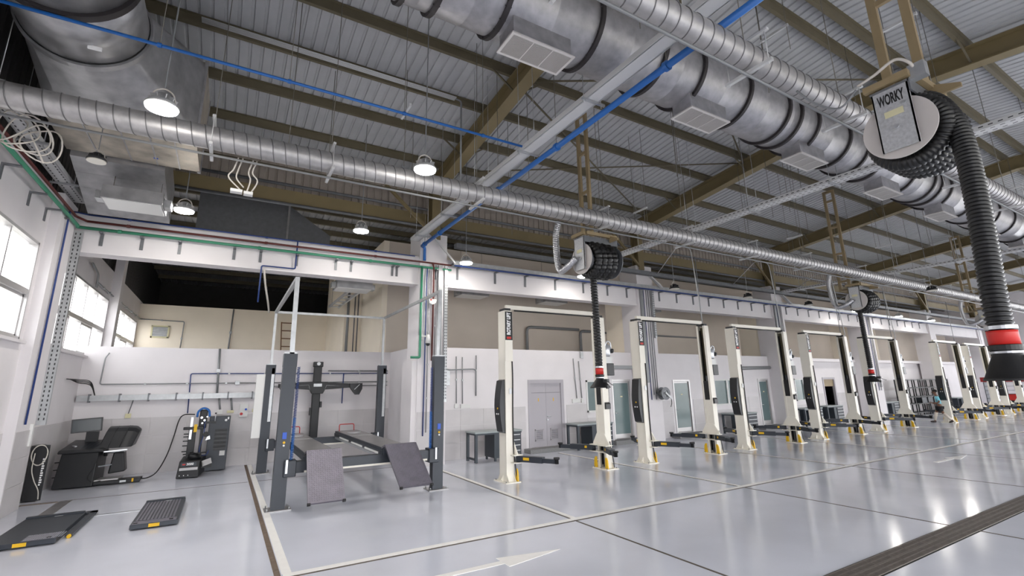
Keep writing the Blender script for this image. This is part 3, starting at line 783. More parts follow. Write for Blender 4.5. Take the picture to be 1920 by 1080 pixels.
beam_line('air_line', 'thin navy pipe on top of the beam over the four-post lift', 'pipe_navy', 14.66, 6.62, 0.02, -3.3, 5.0, ext=[[(1.42, 14.66, 6.62), (1.42, 14.74, 5.80), (0.55, 14.74, 5.80), (0.55, 14.7, 4.75)], [(-3.3, 14.66, 6.62), (-3.48, 14.5, 6.6), (-3.48, 14.0, 6.45), (-3.49, 14.0, 1.75)], [(5.45, 14.66, 6.3), (5.42, 14.64, 5.9), (5.42, 14.66, 0.9)]])
bt = thing('cable_tray', 'long grey cable tray on brackets along the beams of the lift bays', 'cable tray', (30, 14.6, 6.5)); O = bt.location.copy()
MB(O).box(6.3, 58, 14.45, 14.68, 6.42, 6.50).build('tray_base', 'zinc_dark', bt)
MB(O).box(6.3, 58, 14.44, 14.46, 6.42, 6.58).build('tray_side', 'zinc', bt)
MB(O).box(6.3, 58, 14.2, 14.42, 6.98, 7.14).build('upper_tray', 'zinc_dark', bt)
MB(O).tube([(6.3, 14.36, 6.38), (58, 14.36, 6.38)], 0.03, 6).build('pipe_run', 'pipe_navy', bt)
br = MB().box(-0.035, 0.035, -0.03, 0, -0.42, 0).box(-0.035, 0.035, -0.30, -0.03, -0.04, 0.0).mesh('wall_bracket', 'zinc_dark')
for x in (-3.0, -2.2, -1.4, -0.15, 0.5, 1.45, 2.55, 3.0, 4.3, 4.45, 5.75):
    inst(br, 'pipe_bracket', wp, Vector((x, 14.82 if x < 5.2 else 14.7, 6.22)) - wp.location, (0, 0, 0), (1, 0.75, 0.75))
for x in [6.6, 8.1, 9.4, 10.8, 12.2, 13.5, 14.6] + [16.6 + 1.15 * k for k in range(8)] + [26.7 + 1.15 * k for k in range(8)] + [36.8 + 1.2 * k for k in range(7)]:
    inst(br, 'tray_bracket', bt, Vector((x, 14.82, 6.42)) - bt.location, (0, 0, 0), (1, 1.1, 1))
for y in (9.5, 10.9, 12.3, 13.3, 13.9):
    inst(br, 'pipe_bracket', wp, Vector((-3.7, y, 6.26)) - wp.location, (0, 0, R(90)), (1, 0.85, 0.7))
# vertical slotted trays
def slot_tray_z(x, y, z0, z1, w, face, label):
    t = thing('slotted_channel', label, 'cable tray', (x, y, z0)); O = t.location.copy()
    if face == '-y': MB(O).box(x - w / 2, x + w / 2, y - 0.08, y, z0, z1).build('channel', 'zinc', t)
    else: MB(O).box(x, x + 0.08, y - w / 2, y + w / 2, z0, z1).build('channel', 'zinc', t)
    s = MB(O); k = z0 + 0.1
    while k < z1 - 0.1:
        for q in (-0.05, 0.05):
            if face == '-y': s.box(x + q * w / 0.2 - 0.012, x + q * w / 0.2 + 0.012, y - 0.082, y - 0.08, k, k + 0.05)
            else: s.box(x + 0.08, x + 0.082, y + q - 0.012, y + q + 0.012, k, k + 0.05)
        k += 0.10
    s.build('slots', 'slot_dark', t)['kind'] = 'stuff'; return t
slot_tray_z(-3.43, 14.80, 1.7, 6.2, 0.17, '-y', 'vertical slotted steel channel at the beam corner by the windows')
tj = bpy.data.objects['slotted_channel']
slot_tray_z(6.12, 14.70, 1.9, 6.4, 0.11, '-y', 'narrow vertical slotted channel on the pillar by the four-post lift')
slot_tray_z(16.0, 14.70, 4.3, 6.4, 0.12, '-y', 'narrow vertical slotted channel on the pillar behind the second lift')
for i, (x, lab) in enumerate(((5.9, 'flat grey duct strip down the first pillar'), (15.3, 'flat grey duct strip down the second pillar'), (25.35, 'flat grey duct strip down the third pillar'))):
    tag(MB((x, 14.66, 3)).box(x - 0.07, x + 0.07, 14.61, 14.695, 2.4 if i else 3.2, 6.4).build('cable_duct', 'conduit_grey'), lab, 'cable duct', 'cable ducts on the pillars')
for i, x0 in enumerate((15.15, 25.25, 35.3)):
    for k, dx in enumerate((0.32, 0.48, 0.6, 0.72)):
        pz = bpy.data.objects['pillar_%d' % (i + 2)]
        MB(pz.location).tube([(x0 + dx, 14.67, 1.7 + 0.2 * (k % 2)), (x0 + dx, 14.67, 6.4)], 0.016, 6).build('service_pipe', ['pipe_navy', 'conduit_grey', 'zinc_dark', 'conduit_grey'][k], pz)

# ------------------------------------------------------------------ high-bay lamps
def make_lamp(on=True):
    t = thing('high_bay_lamp', 'x', 'lamp')
    MB().tube([(0, 0, 0.02), (0, 0, 0.05), (0, 0, 0.10), (0, 0, 0.13), (0, 0, 0.22)], [0.205, 0.21, 0.17, 0.10, 0.085], 28).build('housing', 'lamp_body' if on else 'lamp_dark', t)
    MB().cyl((0, 0, -0.005), (0, 0, 0.02), 0.195, 28).build('diffuser', 'lamp_diffuser' if on else 'lamp_off', t)
    MB().tube(roundpath([(-0.16, 0, 0.09), (-0.11, 0, 0.27), (0, 0, 0.33), (0.11, 0, 0.27), (0.16, 0, 0.09)], 0.05), 0.012, 6).build('bracket', 'cable_white', t)
    fins = MB()
    for k in range(10):
        a = 2 * math.pi * k / 10
        fins.bar((0.08 * math.cos(a), 0.08 * math.sin(a), 0.17), (0.17 * math.cos(a), 0.17 * math.sin(a), 0.13), 0.01, 0.06)
    fins.build('cooling_fins', 'lamp_body' if on else 'lamp_dark', t)['kind'] = 'stuff'
    MB().tube([(0, 0, 0), (0, 0, 1)], 0.011, 6).build('pendant_tube', 'conduit_grey', t)
    return t
lampA = make_lamp(True); lampB = make_lamp(False)
LP = [(-1.18, 7.72, 6.3, 1, 'lit high-bay lamp hanging in front of the trunk duct'), (2.81, 7.82, 6.3, 1, 'lit high-bay lamp hanging in front of the spiral duct'), (-1.24, 12.9, 6.48, 1, 'lit high-bay lamp hanging above the beam near the windows'),
      (2.85, 13.0, 6.65, 1, 'lit high-bay lamp above the beam near the pillar, bracket showing'), (6.4, 13.66, 6.3, 1, 'lit high-bay lamp beside the pillar top and first cream lift'), (11.14, 13.5, 6.3, 1, 'lit high-bay lamp below the first black hose reel'),
      (16.24, 13.6, 6.3, 0, 'dark-topped high-bay lamp by the second pillar'), (21.17, 13.45, 6.3, 0, 'dark-topped high-bay lamp above the third cream lift'), (26.4, 13.4, 6.3, 0, 'dark-topped high-bay lamp by the third pillar'), (31.5, 13.4, 6.3, 1, 'lit high-bay lamp above the fifth cream lift'), (37, 13.4, 6.3, 1, 'lit high-bay lamp above the black rack'), (42, 13.4, 6.3, 1, 'farthest lit high-bay lamp over the last lifts'),
      (26.5, 8.2, 6.15, 0, 'dark-topped high-bay lamp below the far spiral duct'), (-2.33, 10.2, 6.3, 0, 'small unlit lamp under the plenum on grey cables')]
ua = ub = False
for (x, y, z, on, lab) in LP:
    if on: t = lampA if not ua else copy_tree(lampA); ua = True
    else: t = lampB if not ub else copy_tree(lampB); ub = True
    t.location = (x, y, z); t['label'] = lab; t['group'] = 'high-bay lamps of the hall'
    ztop = 7.19 if x < -2 else zf(y) + 0.735
    sc_ = 0.7 if x < -2 else 1.0; t.scale = (sc_, sc_, sc_)
    for ch in t.children:
        if ch.name.startswith('pendant_tube'): ch.scale = (1, 1, (ztop - z) / sc_ - 0.33); ch.location = (0, 0, 0.33)

# ------------------------------------------------------------------ exhaust hose reels
def corr_tube(mb, path, r, pitch, n=18, depth=0.14):
    """ribbed hose along a smooth path"""
    P = [Vector(p) for p in path]; L = [0]
    for i in range(1, len(P)): L.append(L[-1] + (P[i] - P[i - 1]).length)
    out = []; rs = []; s = 0.0; k = 0; i = 0; prof = (1 - depth, 1.0, 1.0, 1 - depth)
    while s < L[-1]:
        while i < len(L) - 2 and L[i + 1] < s: i += 1
        t = (s - L[i]) / max(1e-9, L[i + 1] - L[i]); out.append(P[i].lerp(P[i + 1], t)); rs.append(r * prof[k % 4]); k += 1; s += pitch / 4
    mb.tube(out, rs, n)
    return mb
def smooth(P, n=10):
    P = [Vector(p) for p in P]; Q = [P[0] * 2 - P[1]] + P + [P[-1] * 2 - P[-2]]; out = []
    for i in range(1, len(Q) - 2):
        a, b, c, d = Q[i - 1:i + 3]
        for k in range(n):
            t = k / n
            out.append(0.5 * ((2 * b) + (c - a) * t + (2 * a - 5 * b + 4 * c - d) * t * t + (3 * b - a - 3 * c + d) * t ** 3))
    out.append(P[-1]); return out
def make_reel(loc, label, hose, nozzle_r, detail, ztop, legs, flex, sign, ly=0.0, hr=0.105):
    """disc centre at loc, drum axis along +X"""
    t = thing('exhaust_hose_reel', label, 'hose reel', loc, group='exhaust hose reels under the spiral ducts')
    W = 0.95
    MB().tube([(0, 0, 0), (0.02, 0, 0), (0.028, 0, 0)], [0.375, 0.375, 0.36], 48).build('drum_disc', 'reel_disc', t)
    MB().cyl((W, 0, 0), (W + 0.02, 0, 0), 0.40, 40).build('drum_disc', 'zinc_dark', t)
    MB().cyl((0.03, 0, 0), (W, 0, 0), 0.24, 32).build('drum', 'zinc_dark', t)
    # coiled turns of hose on the drum
    turns = []; n = 48; nt = 4
    for k in range(n * nt + 1):
        a = 2 * math.pi * k / n + math.pi * 0.4; x = 0.17 + (W - 0.3) * k / (n * nt)
        turns.append((x, 0.36 * math.cos(a), 0.36 * math.sin(a)))
    corr_tube(MB(), turns, 0.105, 0.045 if detail else 0.09, 14 if detail else 10).build('coiled_hose', 'hose_black', t)
    # side plates and top channel
    pl = MB(); pl.box(-0.06, -0.045, -0.185, 0.185, -0.28, 0.50); pl.box(-0.06, -0.02, 0.17, 0.185, -0.28, 0.50); pl.box(-0.06, -0.02, -0.185, -0.17, -0.28, 0.50)
    p = pl.build('side_plate', 'reel_plate', t)
    MB().cyl((-0.075, 0, 0.0), (-0.04, 0, 0.0), 0.028, 10).build('axle_nut', 'bright_steel', p)
    MB().cyl((-0.07, -0.12, 0.26), (-0.05, -0.12, 0.26), 0.02, 8).build('bolt', 'bright_steel', p)
    MB().box(-0.0635, -0.06, -0.10, 0.09, 0.14, 0.22).build('type_label', 'box_yellowish', p)
    if detail:
        text_obj(sign, 0.19, 'lettering', 'black_print', p, Matrix(((0, 0, -1, -0.0605), (-1, 0, 0, 0.0), (0, 1, 0, 0.37), (0, 0, 0, 1))), 0.002, 0.006, width=0.27)
    MB().box(W + 0.03, W + 0.05, -0.2, 0.2, -0.3, 0.5).build('side_plate', 'zinc_dark', t)
    MB().box(-0.06, W + 0.05, -0.2, 0.2, 0.50, 0.53).box(-0.06, W + 0.05, -0.21, -0.19, 0.38, 0.53).build('top_channel', 'zinc_dark', t)
    MB().box(-0.09, -0.02, -0.22, 0.25, 0.56, 0.64).build('cross_bar', 'tan_steel', t)
    MB().box(W - 0.06, W + 0.02, -0.25, 0.25, 0.55, 0.65).build('cross_bar', 'tan_steel', t)
    MB().box(0.0, W, -0.26, -0.20, 0.56, 0.64).build('side_rail', 'tan_steel', t)
    # ladder-like hanger up to the roof
    up = ztop - loc[2]
    lx = legs
    for yy in (ly - 0.17, ly + 0.17):
        MB().box(lx - 0.035, lx + 0.035, yy - 0.05, yy + 0.05, 0.62, up).build('hanger_leg', 'tan_steel', t)
    if ly: MB().box(lx - 0.05, lx + 0.05, 0.2, ly + 0.22, 0.54, 0.62).build('hanger_arm', 'tan_steel', t)
    MB().box(lx - 0.035, lx + 0.035, ly - 0.12, ly + 0.12, up - 0.1, up).build('hanger_rung', 'tan_steel', t)
    z = 0.9
    while z < up - 0.3:
        MB().box(lx - 0.03, lx + 0.03, ly - 0.12, ly + 0.12, z, z + 0.08).build('hanger_rung', 'tan_steel', t); z += 1.15
    MB().prism([(-0.12, 0.62), (-0.22, 0.62), (-0.50, 0.50), (-0.50, 0.45), (-0.12, 0.45)], lx - 0.02, lx + 0.02, 'yz').build('gusset_plate', 'tan_steel', t)
    # hanging hose
    hp = smooth(hose, 12)
    corr_tube(MB(), hp, hr, 0.045 if detail else 0.07, 22 if detail else 12).build('hanging_hose', 'hose_black', t)
    e = hp[-1]
    MB().ring((e.x, e.y, e.z + 0.06), (0, 0, 1), hr * 0.95, hr * 1.14, 0.035, 24).build('clamp', 'bright_steel', t)
    MB().tube([(e.x, e.y, e.z + 0.03), (e.x, e.y, e.z + 0.0), (e.x, e.y, e.z - 0.11)], [hr * 1.08] * 3, 24).build('red_band', 'red', t)
    MB().ring((e.x, e.y, e.z - 0.14), (0, 0, 1), hr * 0.95, hr * 1.2, 0.05, 24).build('clamp', 'black_rubber', t)
    MB().ring((e.x, e.y, e.z - 0.185), (0, 0, 1), hr * 0.95, hr * 1.16, 0.02, 24).build('clamp', 'bright_steel', t)
    nl = 0.46 if detail else 0.42
    nz = MB().tube([(e.x, e.y, e.z - 0.10), (e.x, e.y, e.z - 0.20), (e.x, e.y, e.z - 0.22), (e.x, e.y, e.z - nl + 0.03), (e.x, e.y, e.z - nl + 0.02), (e.x, e.y, e.z - nl)], [hr, hr, hr * 1.08, nozzle_r, nozzle_r + 0.012, nozzle_r + 0.012], 28).build('nozzle', 'black_rubber', t)
    MB().box(e.x - 0.03, e.x + 0.03, e.y - nozzle_r - 0.05, e.y - nozzle_r - 0.0, e.z - 0.44, e.z - 0.36).build('nozzle_clip', 'black_plastic', nz)
    MB().box(e.x - 0.03, e.x + 0.03, e.y - nozzle_r * 0.9 - 0.08, e.y - nozzle_r * 0.6, e.z - 0.30, e.z - 0.22).build('nozzle_latch', 'black_plastic', nz)
    MB().tube(smooth([(e.x, e.y - nozzle_r - 0.0, e.z - 0.25), (e.x, e.y - nozzle_r - 0.15, e.z - 0.34), (e.x, e.y - nozzle_r - 0.22, e.z - 0.36)], 6), 0.008, 6).build('pull_cord', 'black_rubber', nz)
    if flex:
        fp = smooth(flex, 10)
        corr_tube(MB(), fp, 0.085, 0.05, 16, 0.08).build('flexible_duct', 'foil_duct', t)
    return t
# near reel, with its maker's stencil
wx, wy, wz = 6.66, 2.03, 5.30
wr = make_reel((wx, wy, wz), 'large hose reel with stencilled plate and thick black hose hanging close by', [(0.42, -0.02, 0.42), (0.40, -0.18, 0.40), (0.34, -0.34, 0.18), (0.30, -0.44, -0.25), (0.22, -0.46, -0.9), (0.12, -0.45, -1.6), (0.02, -0.44, -2.2), (0.0, -0.44, -2.52)], 0.205, True, zf(2.0) + 0.52, 0.55, None, 'WORKY', 0.0, 0.108)
O = Vector((0, 0, 0))
MB().tube(smooth([(-0.06, 0.3, 0.72), (-0.08, 0.1, 0.75), (-0.08, -0.12, 0.82), (-0.05, -0.24, 0.72), (0.05, -0.26, 0.6)], 8), 0.018, 8).build('supply_cable', 'cable_white', wr)
MB().box(-0.02, 0.10, -0.36, -0.2, 0.52, 0.70).build('switch_box', 'zinc', wr)
MB().tube(smooth([(-0.06, 0.32, 0.68), (-0.05, 0.55, 0.55), (-0.1, 0.8, 0.75), (-0.2, 0.95, 1.0)], 8), 0.014, 8).build('supply_hose', 'conduit_grey', wr)
hx = 0.45
reel_hose = [(0.46, 0.14, -0.2), (0.46, 0.14, -0.6), (0.47, 0.14, -1.2), (0.48, 0.14, -2.0), (0.48, 0.14, -2.62)]
reel_flex = [(-0.1, 0.72, 1.15), (-0.16, 0.78, 0.8), (-0.18, 0.74, 0.2), (-0.2, 0.6, -0.18), (-0.2, 0.3, -0.15), (-0.12, 0.05, 0.02)]
for (x, y, lab) in ((7.1, 8.62, 'black hose reel under the spiral duct, first beyond the pillar'), (20.4, 8.62, 'black hose reel under the spiral duct, second along the row'), (33.9, 8.62, 'black hose reel under the spiral duct, third and farthest')):
    make_reel((x, y, 5.32), lab, reel_hose, 0.225, False, zf(y) + 0.45, 0.75, reel_flex, '', 0.62, 0.088)

fnu = thing('inline_fan', 'dark grey round fan housing tucked beside the trunk duct', 'fan', (-3.42, 8.6, 7.0)); O = fnu.location.copy()
MB(O).tube([(-3.46, 7.2, 7.55), (-3.46, 7.3, 7.55), (-3.46, 8.3, 7.55), (-3.46, 8.4, 7.55)], [0.17, 0.20, 0.20, 0.17], 24).build('fan_casing', 'dark_sheet', fnu)
MB(O).box(-3.6, -3.25, 7.4, 7.9, 7.05, 7.32).build('motor_box', 'dark_sheet', fnu, bevel=0.02)
MB(O).cyl((-3.42, 7.65, 7.3), (-3.42, 7.65, 7.38), 0.12, 16).build('motor_cap', 'black_plastic', fnu)
for y in (7.5, 8.2): MB(O).cyl((-3.5, y, 7.72), (-3.5, y, zf(y) + 0.73), 0.008, 5).build('hanger_rod', 'rod_steel', fnu)
# loose cable coils near the windowed wall
cc = thing('cable_coil', 'loose coil of pale cable hanging by the slotted tray', 'cable', (-3.2, 9.6, 6.2)); O = cc.location.copy()
for k in range(5):
    c0 = Vector((-3.25 + 0.1 * k, 9.45 + 0.03 * k, 6.35 - 0.04 * k)); r0 = 0.24 + 0.03 * (k % 3)
    MB(O).tube([(c0.x + r0 * math.cos(a) * 0.9, c0.y + 0.1 * math.sin(a * 2 + k), c0.z + r0 * math.sin(a)) for a in [2 * math.pi * j / 24 for j in range(24)]], 0.012, 6, closed=True).build('cable_loop', 'cable_white', cc)
MB(O).tube(smooth([(-3.0, 9.5, 6.3), (-2.85, 9.5, 6.0), (-2.78, 9.5, 5.85)]), 0.012, 6).build('cable_end', 'cable_white', cc)
cw = thing('hanging_cables', 'pale cables hanging with two junction boxes below the spiral duct', 'cable', (0.0, 9.0, 6.2)); O = cw.location.copy()
for k, (x, dz) in enumerate(((-0.25, 0.55), (-0.18, 0.5), (-0.02, 0.6), (0.04, 0.62))):
    MB(O).tube(smooth([(x + 0.05, 8.95, 6.33), (x, 8.95, 6.1), (x - 0.06 + 0.05 * k, 8.95, 5.95), (-0.12 + 0.05 * k, 8.95, 6.30 - dz)], 6), 0.012, 6).build('cable', 'cable_white', cw)
MB(O).box(-0.26, -0.08, 8.88, 9.0, 5.68, 5.73).build('junction_box', 'box_white', cw); MB(O).box(-0.06, 0.08, 8.86, 8.98, 5.66, 5.71).build('junction_box', 'box_white', cw)
# ------------------------------------------------------------------ cream two-post lifts
def make_lift(S=3.28, H=4.36):
    t = thing('two_post_lift', 'x', 'car lift')
    for side in (0, 1):
        x = S * side; q = 1 if side == 0 else -1                 # q: direction of the open side
        p = MB(); p.box(x - q * 0.12, x - q * 0.105, -0.18, 0.18, 0.02, H); p.box(min(x - q * 0.12, x + q * 0.10), max(x - q * 0.12, x + q * 0.10), -0.18, -0.165, 0.02, H); p.box(min(x - q * 0.12, x + q * 0.10), max(x - q * 0.12, x + q * 0.10), 0.165, 0.18, 0.02, H)
        for s in (-1, 1): p.box(min(x + q * 0.085, x + q * 0.10), max(x + q * 0.085, x + q * 0.10), min(s * 0.10, s * 0.18), max(s * 0.10, s * 0.18), 0.02, H)
        po = p.build('post', 'cream_metal', t)
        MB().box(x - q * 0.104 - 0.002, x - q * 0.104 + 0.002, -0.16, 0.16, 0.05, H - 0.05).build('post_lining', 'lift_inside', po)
        b = MB(); b.box(x - 0.22, x + 0.22, -0.32, 0.32, 0, 0.022)
        for s in (-1, 1): b.prism([(s * 0.18, 0.02), (s * 0.29, 0.02), (s * 0.18, 0.19)], x - 0.11, x - 0.10, 'yz'); b.prism([(s * 0.18, 0.02), (s * 0.29, 0.02), (s * 0.18, 0.19)], x + 0.09, x + 0.10, 'yz')
        b.prism([(x - q * 0.12, 0.02), (x - q * 0.21, 0.02), (x - q * 0.12, 0.17)], -0.012, 0.012, 'xz')
        b.build('base_plate', 'cream_metal', po)
        bo = MB()
        for sx in (-1, 1):
            for sy in (-1, 0, 1): bo.cyl((x + sx * 0.18, sy * 0.27, 0.02), (x + sx * 0.18, sy * 0.27, 0.05), 0.014, 6)
        bo.build('anchor_bolts', 'zinc_dark', po)['kind'] = 'stuff'
        MB().cyl((x - q * 0.01, 0.02, 0.05), (x - q * 0.01, 0.02, 2.6), 0.04, 10).build('hydraulic_cylinder', 'zinc_dark', t)
        MB().box(x - q * 0.0 - 0.03, x + 0.03, 0.08, 0.10, 0.1, 4.2).build('lifting_chain', 'black_metal', t)
        # carriage
        c = MB(); c.box(x - 0.09, x + 0.09, -0.155, 0.155, 0.68, 1.85)
        c.prism([(-0.155, 0.98), (-0.34, 0.70), (-0.34, 0.655), (0.34, 0.655), (0.34, 0.70), (0.155, 0.98)], x + q * 0.09, x + q * 0.125, 'yz')
        c.box(min(x, x + q * 0.26), max(x, x + q * 0.26), -0.36, 0.36, 0.64, 0.66); c.box(min(x, x + q * 0.26), max(x, x + q * 0.26), -0.36, 0.36, 0.46, 0.48)
        cr = c.build('carriage', 'cream_metal', t)
        MB().box(x + q * 0.10 - 0.012, x + q * 0.10 + 0.012, -0.09, 0.09, 1.78, 2.42).build('carriage_cover', 'black_rubber', cr)
        # yellow foot guards
        for s in (-1, 1):
            MB().prism([(s * 0.19, 0.025), (s * 0.30, 0.025), (s * 0.28, 0.24), (s * 0.24, 0.32), (s * 0.19, 0.32)], x + q * 0.13, x + q * 0.17, 'yz').build('foot_guard', 'yellow', t)
        # swing arms
        for s in (-1, 1):
            ang = (s * R(62) if side == 0 else math.pi - s * R(62))
            dx, dy = math.cos(ang), math.sin(ang); px, py = x + q * 0.18, s * 0.27
            a = MB(); a.cyl((px, py, 0.48), (px, py, 0.64), 0.065, 14)
            a.bar((px, py, 0.565), (px + dx * 0.72, py + dy * 0.72, 0.565), 0.15, 0.14)
            a.bar((px + dx * 0.6, py + dy * 0.6, 0.555), (px + dx * 1.05, py + dy * 1.05, 0.555), 0.11, 0.10)
            ao = a.build('swing_arm', 'slate_metal', t)
            ex, ey = px + dx * 1.08, py + dy * 1.08
            MB().tube([(ex, ey, 0.50), (ex, ey, 0.60), (ex, ey, 0.605), (ex, ey, 0.65)], [0.05, 0.05, 0.075, 0.075], 14).build('lift_pad', 'black_rubber', ao)
            nrm = Vector((dy, -dx, 0)) if (dy * 0 + -dx * -1) > 0 else Vector((-dy, dx, 0))
            for nn in (Vector((dy, -dx, 0)), Vector((-dy, dx, 0))):
                p0 = Vector((px + dx * 0.18, py + dy * 0.18, 0.575)) + nn * 0.0765; p1 = Vector((px + dx * 0.34, py + dy * 0.36, 0.575)) + nn * 0.0765
                MB().bar(p0, p1, 0.004, 0.065).build('warning_label', 'yellow', ao)
    # overhead bar
    ob = MB(); ob.box(0.02, S - 0.02, -0.05, 0.05, H + 0.06, H + 0.18); ob.build('overhead_bar', 'cream_metal', t, bevel=0.01)
    MB().tube([(0.25, -0.07, H + 0.03), (S - 0.25, -0.07, H + 0.03)], 0.022, 8).build('shutoff_bar', 'black_rubber', t)
    for x in (0.0, S): MB().box(x - 0.09, x + 0.09, -0.15, 0.15, H, H + 0.07).build('post_cap', 'black_plastic', t)
    # signboard plate on the front of the first post
    cv = MB().box(-0.12, 0.11, -0.20, -0.181, 3.0, H - 0.03).build('front_cover', 'cream_metal', t)
    sg = MB().box(-0.115, 0.105, -0.206, -0.2005, 3.56, H - 0.03).build('sign_plate', 'black_print', cv)
    text_obj('ROTARY LIFT', 0.15, 'lettering', 'white_print', cv, Matrix(((0, -1, 0, -0.005), (0, 0, -1, -0.2075), (1, 0, 0, 4.0), (0, 0, 0, 1))), 0.001, 0.008, width=0.60)
    MB().prism([(-0.07, 3.59), (0.06, 3.59), (0.06, 3.65), (-0.07, 3.65)], -0.209, -0.206, 'xz').build('sign_mark', 'red', cv)
    # black hose down the first post
    MB().tube(smooth([(0.09, -0.19, 3.0), (0.095, -0.20, 2.5), (0.08, -0.20, 1.6), (0.09, -0.20, 0.8), (0.12, -0.24, 0.3), (0.16, -0.26, 0.05)], 6), 0.018, 6).build('cable', 'black_rubber', t)
    MB().tube(smooth([(S + 0.05, -0.20, 0.75), (S + 0.06, -0.22, 0.5), (S + 0.10, -0.24, 0.25), (S + 0.10, -0.26, 0.03)], 6), 0.014, 6).build('cable', 'black_rubber', t)
    # curved black control panel on the outer side
    pts = [(-0.12, 1.18), (-0.20, 1.22)] + [(-0.20 - 0.075 * math.sin(math.pi * k / 8), 1.22 + 1.28 * k / 8) for k in range(1, 8)] + [(-0.20, 2.50), (-0.12, 2.53)]
    cp = MB().prism(pts, -0.15, 0.15, 'xz').build('control_panel', 'black_plastic', t)
    MB().cyl((-0.26, -0.03, 1.80), (-0.285, -0.03, 1.80), 0.025, 10).build('button', 'yellow', cp)
    MB().cyl((-0.25, 0.03, 1.66), (-0.28, 0.03, 1.66), 0.02, 10).build('button', 'white_print', cp)
    MB().cyl((-0.25, -0.06, 1.66), (-0.28, -0.06, 1.66), 0.02, 10).build('button', 'white_print', cp)
    MB().box(-0.02, 0.05, -0.21, -0.206, 2.16, 2.30).build('data_plate', 'zinc', cv)
    # power unit on the second post
    u = MB().box(S + 0.125, S + 0.40, -0.20, 0.10, 2.62, 2.98).build('oil_tank', 'black_plastic', t, bevel=0.015)
    MB().box(S + 0.12, S + 0.38, -0.16, 0.06, 2.98, 3.18).build('pump_block', 'box_white', t)
    MB().tube([(S + 0.24, -0.05, 3.18), (S + 0.24, -0.05, 3.22), (S + 0.24, -0.05, 3.50), (S + 0.24, -0.05, 3.56)], [0.10, 0.13, 0.13, 0.09], 18).build('motor', 'bright_steel', t)
    MB().tube(roundpath([(S + 0.13, -0.12, 3.2), (S + 0.10, -0.16, 3.5), (S + 0.2, -0.18, 3.66), (S + 0.36, -0.14, 3.6), (S + 0.38, -0.12, 3.3)], 0.08), 0.022, 8).build('guard_hoop', 'bright_steel', t)
    MB().cyl((S + 0.36, -0.12, 3.36), (S + 0.44, -0.12, 3.36), 0.07, 12).build('capacitor', 'black_plastic', t)
    cb = MB().prism([(-0.06, 1.62), (-0.24, 1.66), (-0.24, 1.80), (-0.06, 1.94)], S - 0.05, S + 0.13, 'yz').build('lock_housing', 'black_plastic', t)
    MB().tube([(S + 0.07, 0.02, H), (S + 0.07, 0.02, 7.0)], 0.014, 6).build('supply_conduit', 'conduit_grey', t)
    return t
lift0 = make_lift()
ORD = ['first', 'second', 'third', 'fourth', 'fifth', 'sixth', 'seventh', 'eighth']
LX = [(6.43, 11.2), (11.4, 11.25), (16.42, 11.3), (21.55, 11.4), (26.8, 11.4), (34.6, 11.2), (39.9, 11.4), (45.0, 11.4)]
for i, (x, y) in enumerate(LX):
    t = lift0 if i == 0 else copy_tree(lift0)
    t.location = (x, y, 0); t['label'] = 'cream two-post lift, %s along the row from the dark four-post lift' % ORD[i]; t['group'] = 'cream two-post lifts in a row'
    if i >= 3:
        pass

# ------------------------------------------------------------------ dark four-post lift with runways
fp = thing('four_post_lift', 'dark slate four-post alignment lift with tread-plate ramps', 'car lift', (2.87, 13.9, 0)); O = fp.location.copy()
PXs, PYs, PH = (1.16, 4.58), (11.4, 16.5), 3.12
for ix, x in enumerate(PXs):
    q = 1 if ix == 0 else -1
    for iy, y in enumerate(PYs):
        p = MB(O); p.box(x - 0.13, x + 0.13, y - 0.10, y + 0.10, 0.02, PH - 0.28); p.box(x - 0.135, x + 0.135, y - 0.105, y + 0.105, PH - 0.28, PH)
        po = p.build('post', 'slate_metal', fp)
        MB(O).box(x - 0.24, x + 0.24, y - 0.2, y + 0.2, 0, 0.02).build('base_plate', 'runway_steel', po)
        bo = MB(O)
        for sx in (-1, 1):
            for sy in (-1, 1): bo.cyl((x + sx * 0.2, y + sy * 0.16, 0.02), (x + sx * 0.2, y + sy * 0.16, 0.07), 0.014, 6)
        bo.build('anchor_bolts', 'zinc', po)['kind'] = 'stuff'
        MB(O).box(x - 0.125, x + 0.125, y - 0.095, y + 0.095, PH, PH + 0.03).build('post_cap', 'zinc', po)
        if iy == 0:
            # coiled air hose hanging on the inner edge
            xc = x + q * 0.18 if ix == 0 else x - 0.19
            pts = []
            for k in range(8 * 62):
                a = 2 * math.pi * k / 8; pts.append((xc + 0.028 * math.cos(a), y - 0.06 + 0.028 * math.sin(a), 2.84 - 2.02 * k / (8 * 62)))
            MB(O).tube(pts[:260], 0.007, 5).build('coiled_hose', 'pipe_navy', po); MB(O).tube(pts[259:], 0.009, 5).build('coiled_hose', 'pipe_blue', po)
            cbx = MB(O).box(x - 0.03, x + 0.05, y - 0.115, y - 0.10, 1.37, 1.50).build('switch', 'blue_plastic', po)
            MB(O).cyl((x + 0.01, y - 0.10, 1.30), (x + 0.01, y - 0.125, 1.30), 0.025, 10).build('button', 'yellow', po)
            MB(O).cyl((x + 0.01, y - 0.10, 1.24), (x + 0.01, y - 0.125, 1.24), 0.02, 10).build('button', 'white_print', po)
        else:
            MB(O).box(x + 0.03, x + 0.11, y - 0.105, y - 0.09, 1.45, PH - 0.1).build('rack_strip', 'zinc', po)
        if ix == 0 and iy == 1:
            MB(O).box(x - 0.36, x - 0.13, y - 0.08, y + 0.1, 1.0, PH - 0.28).build('power_cabinet', 'box_white', po)
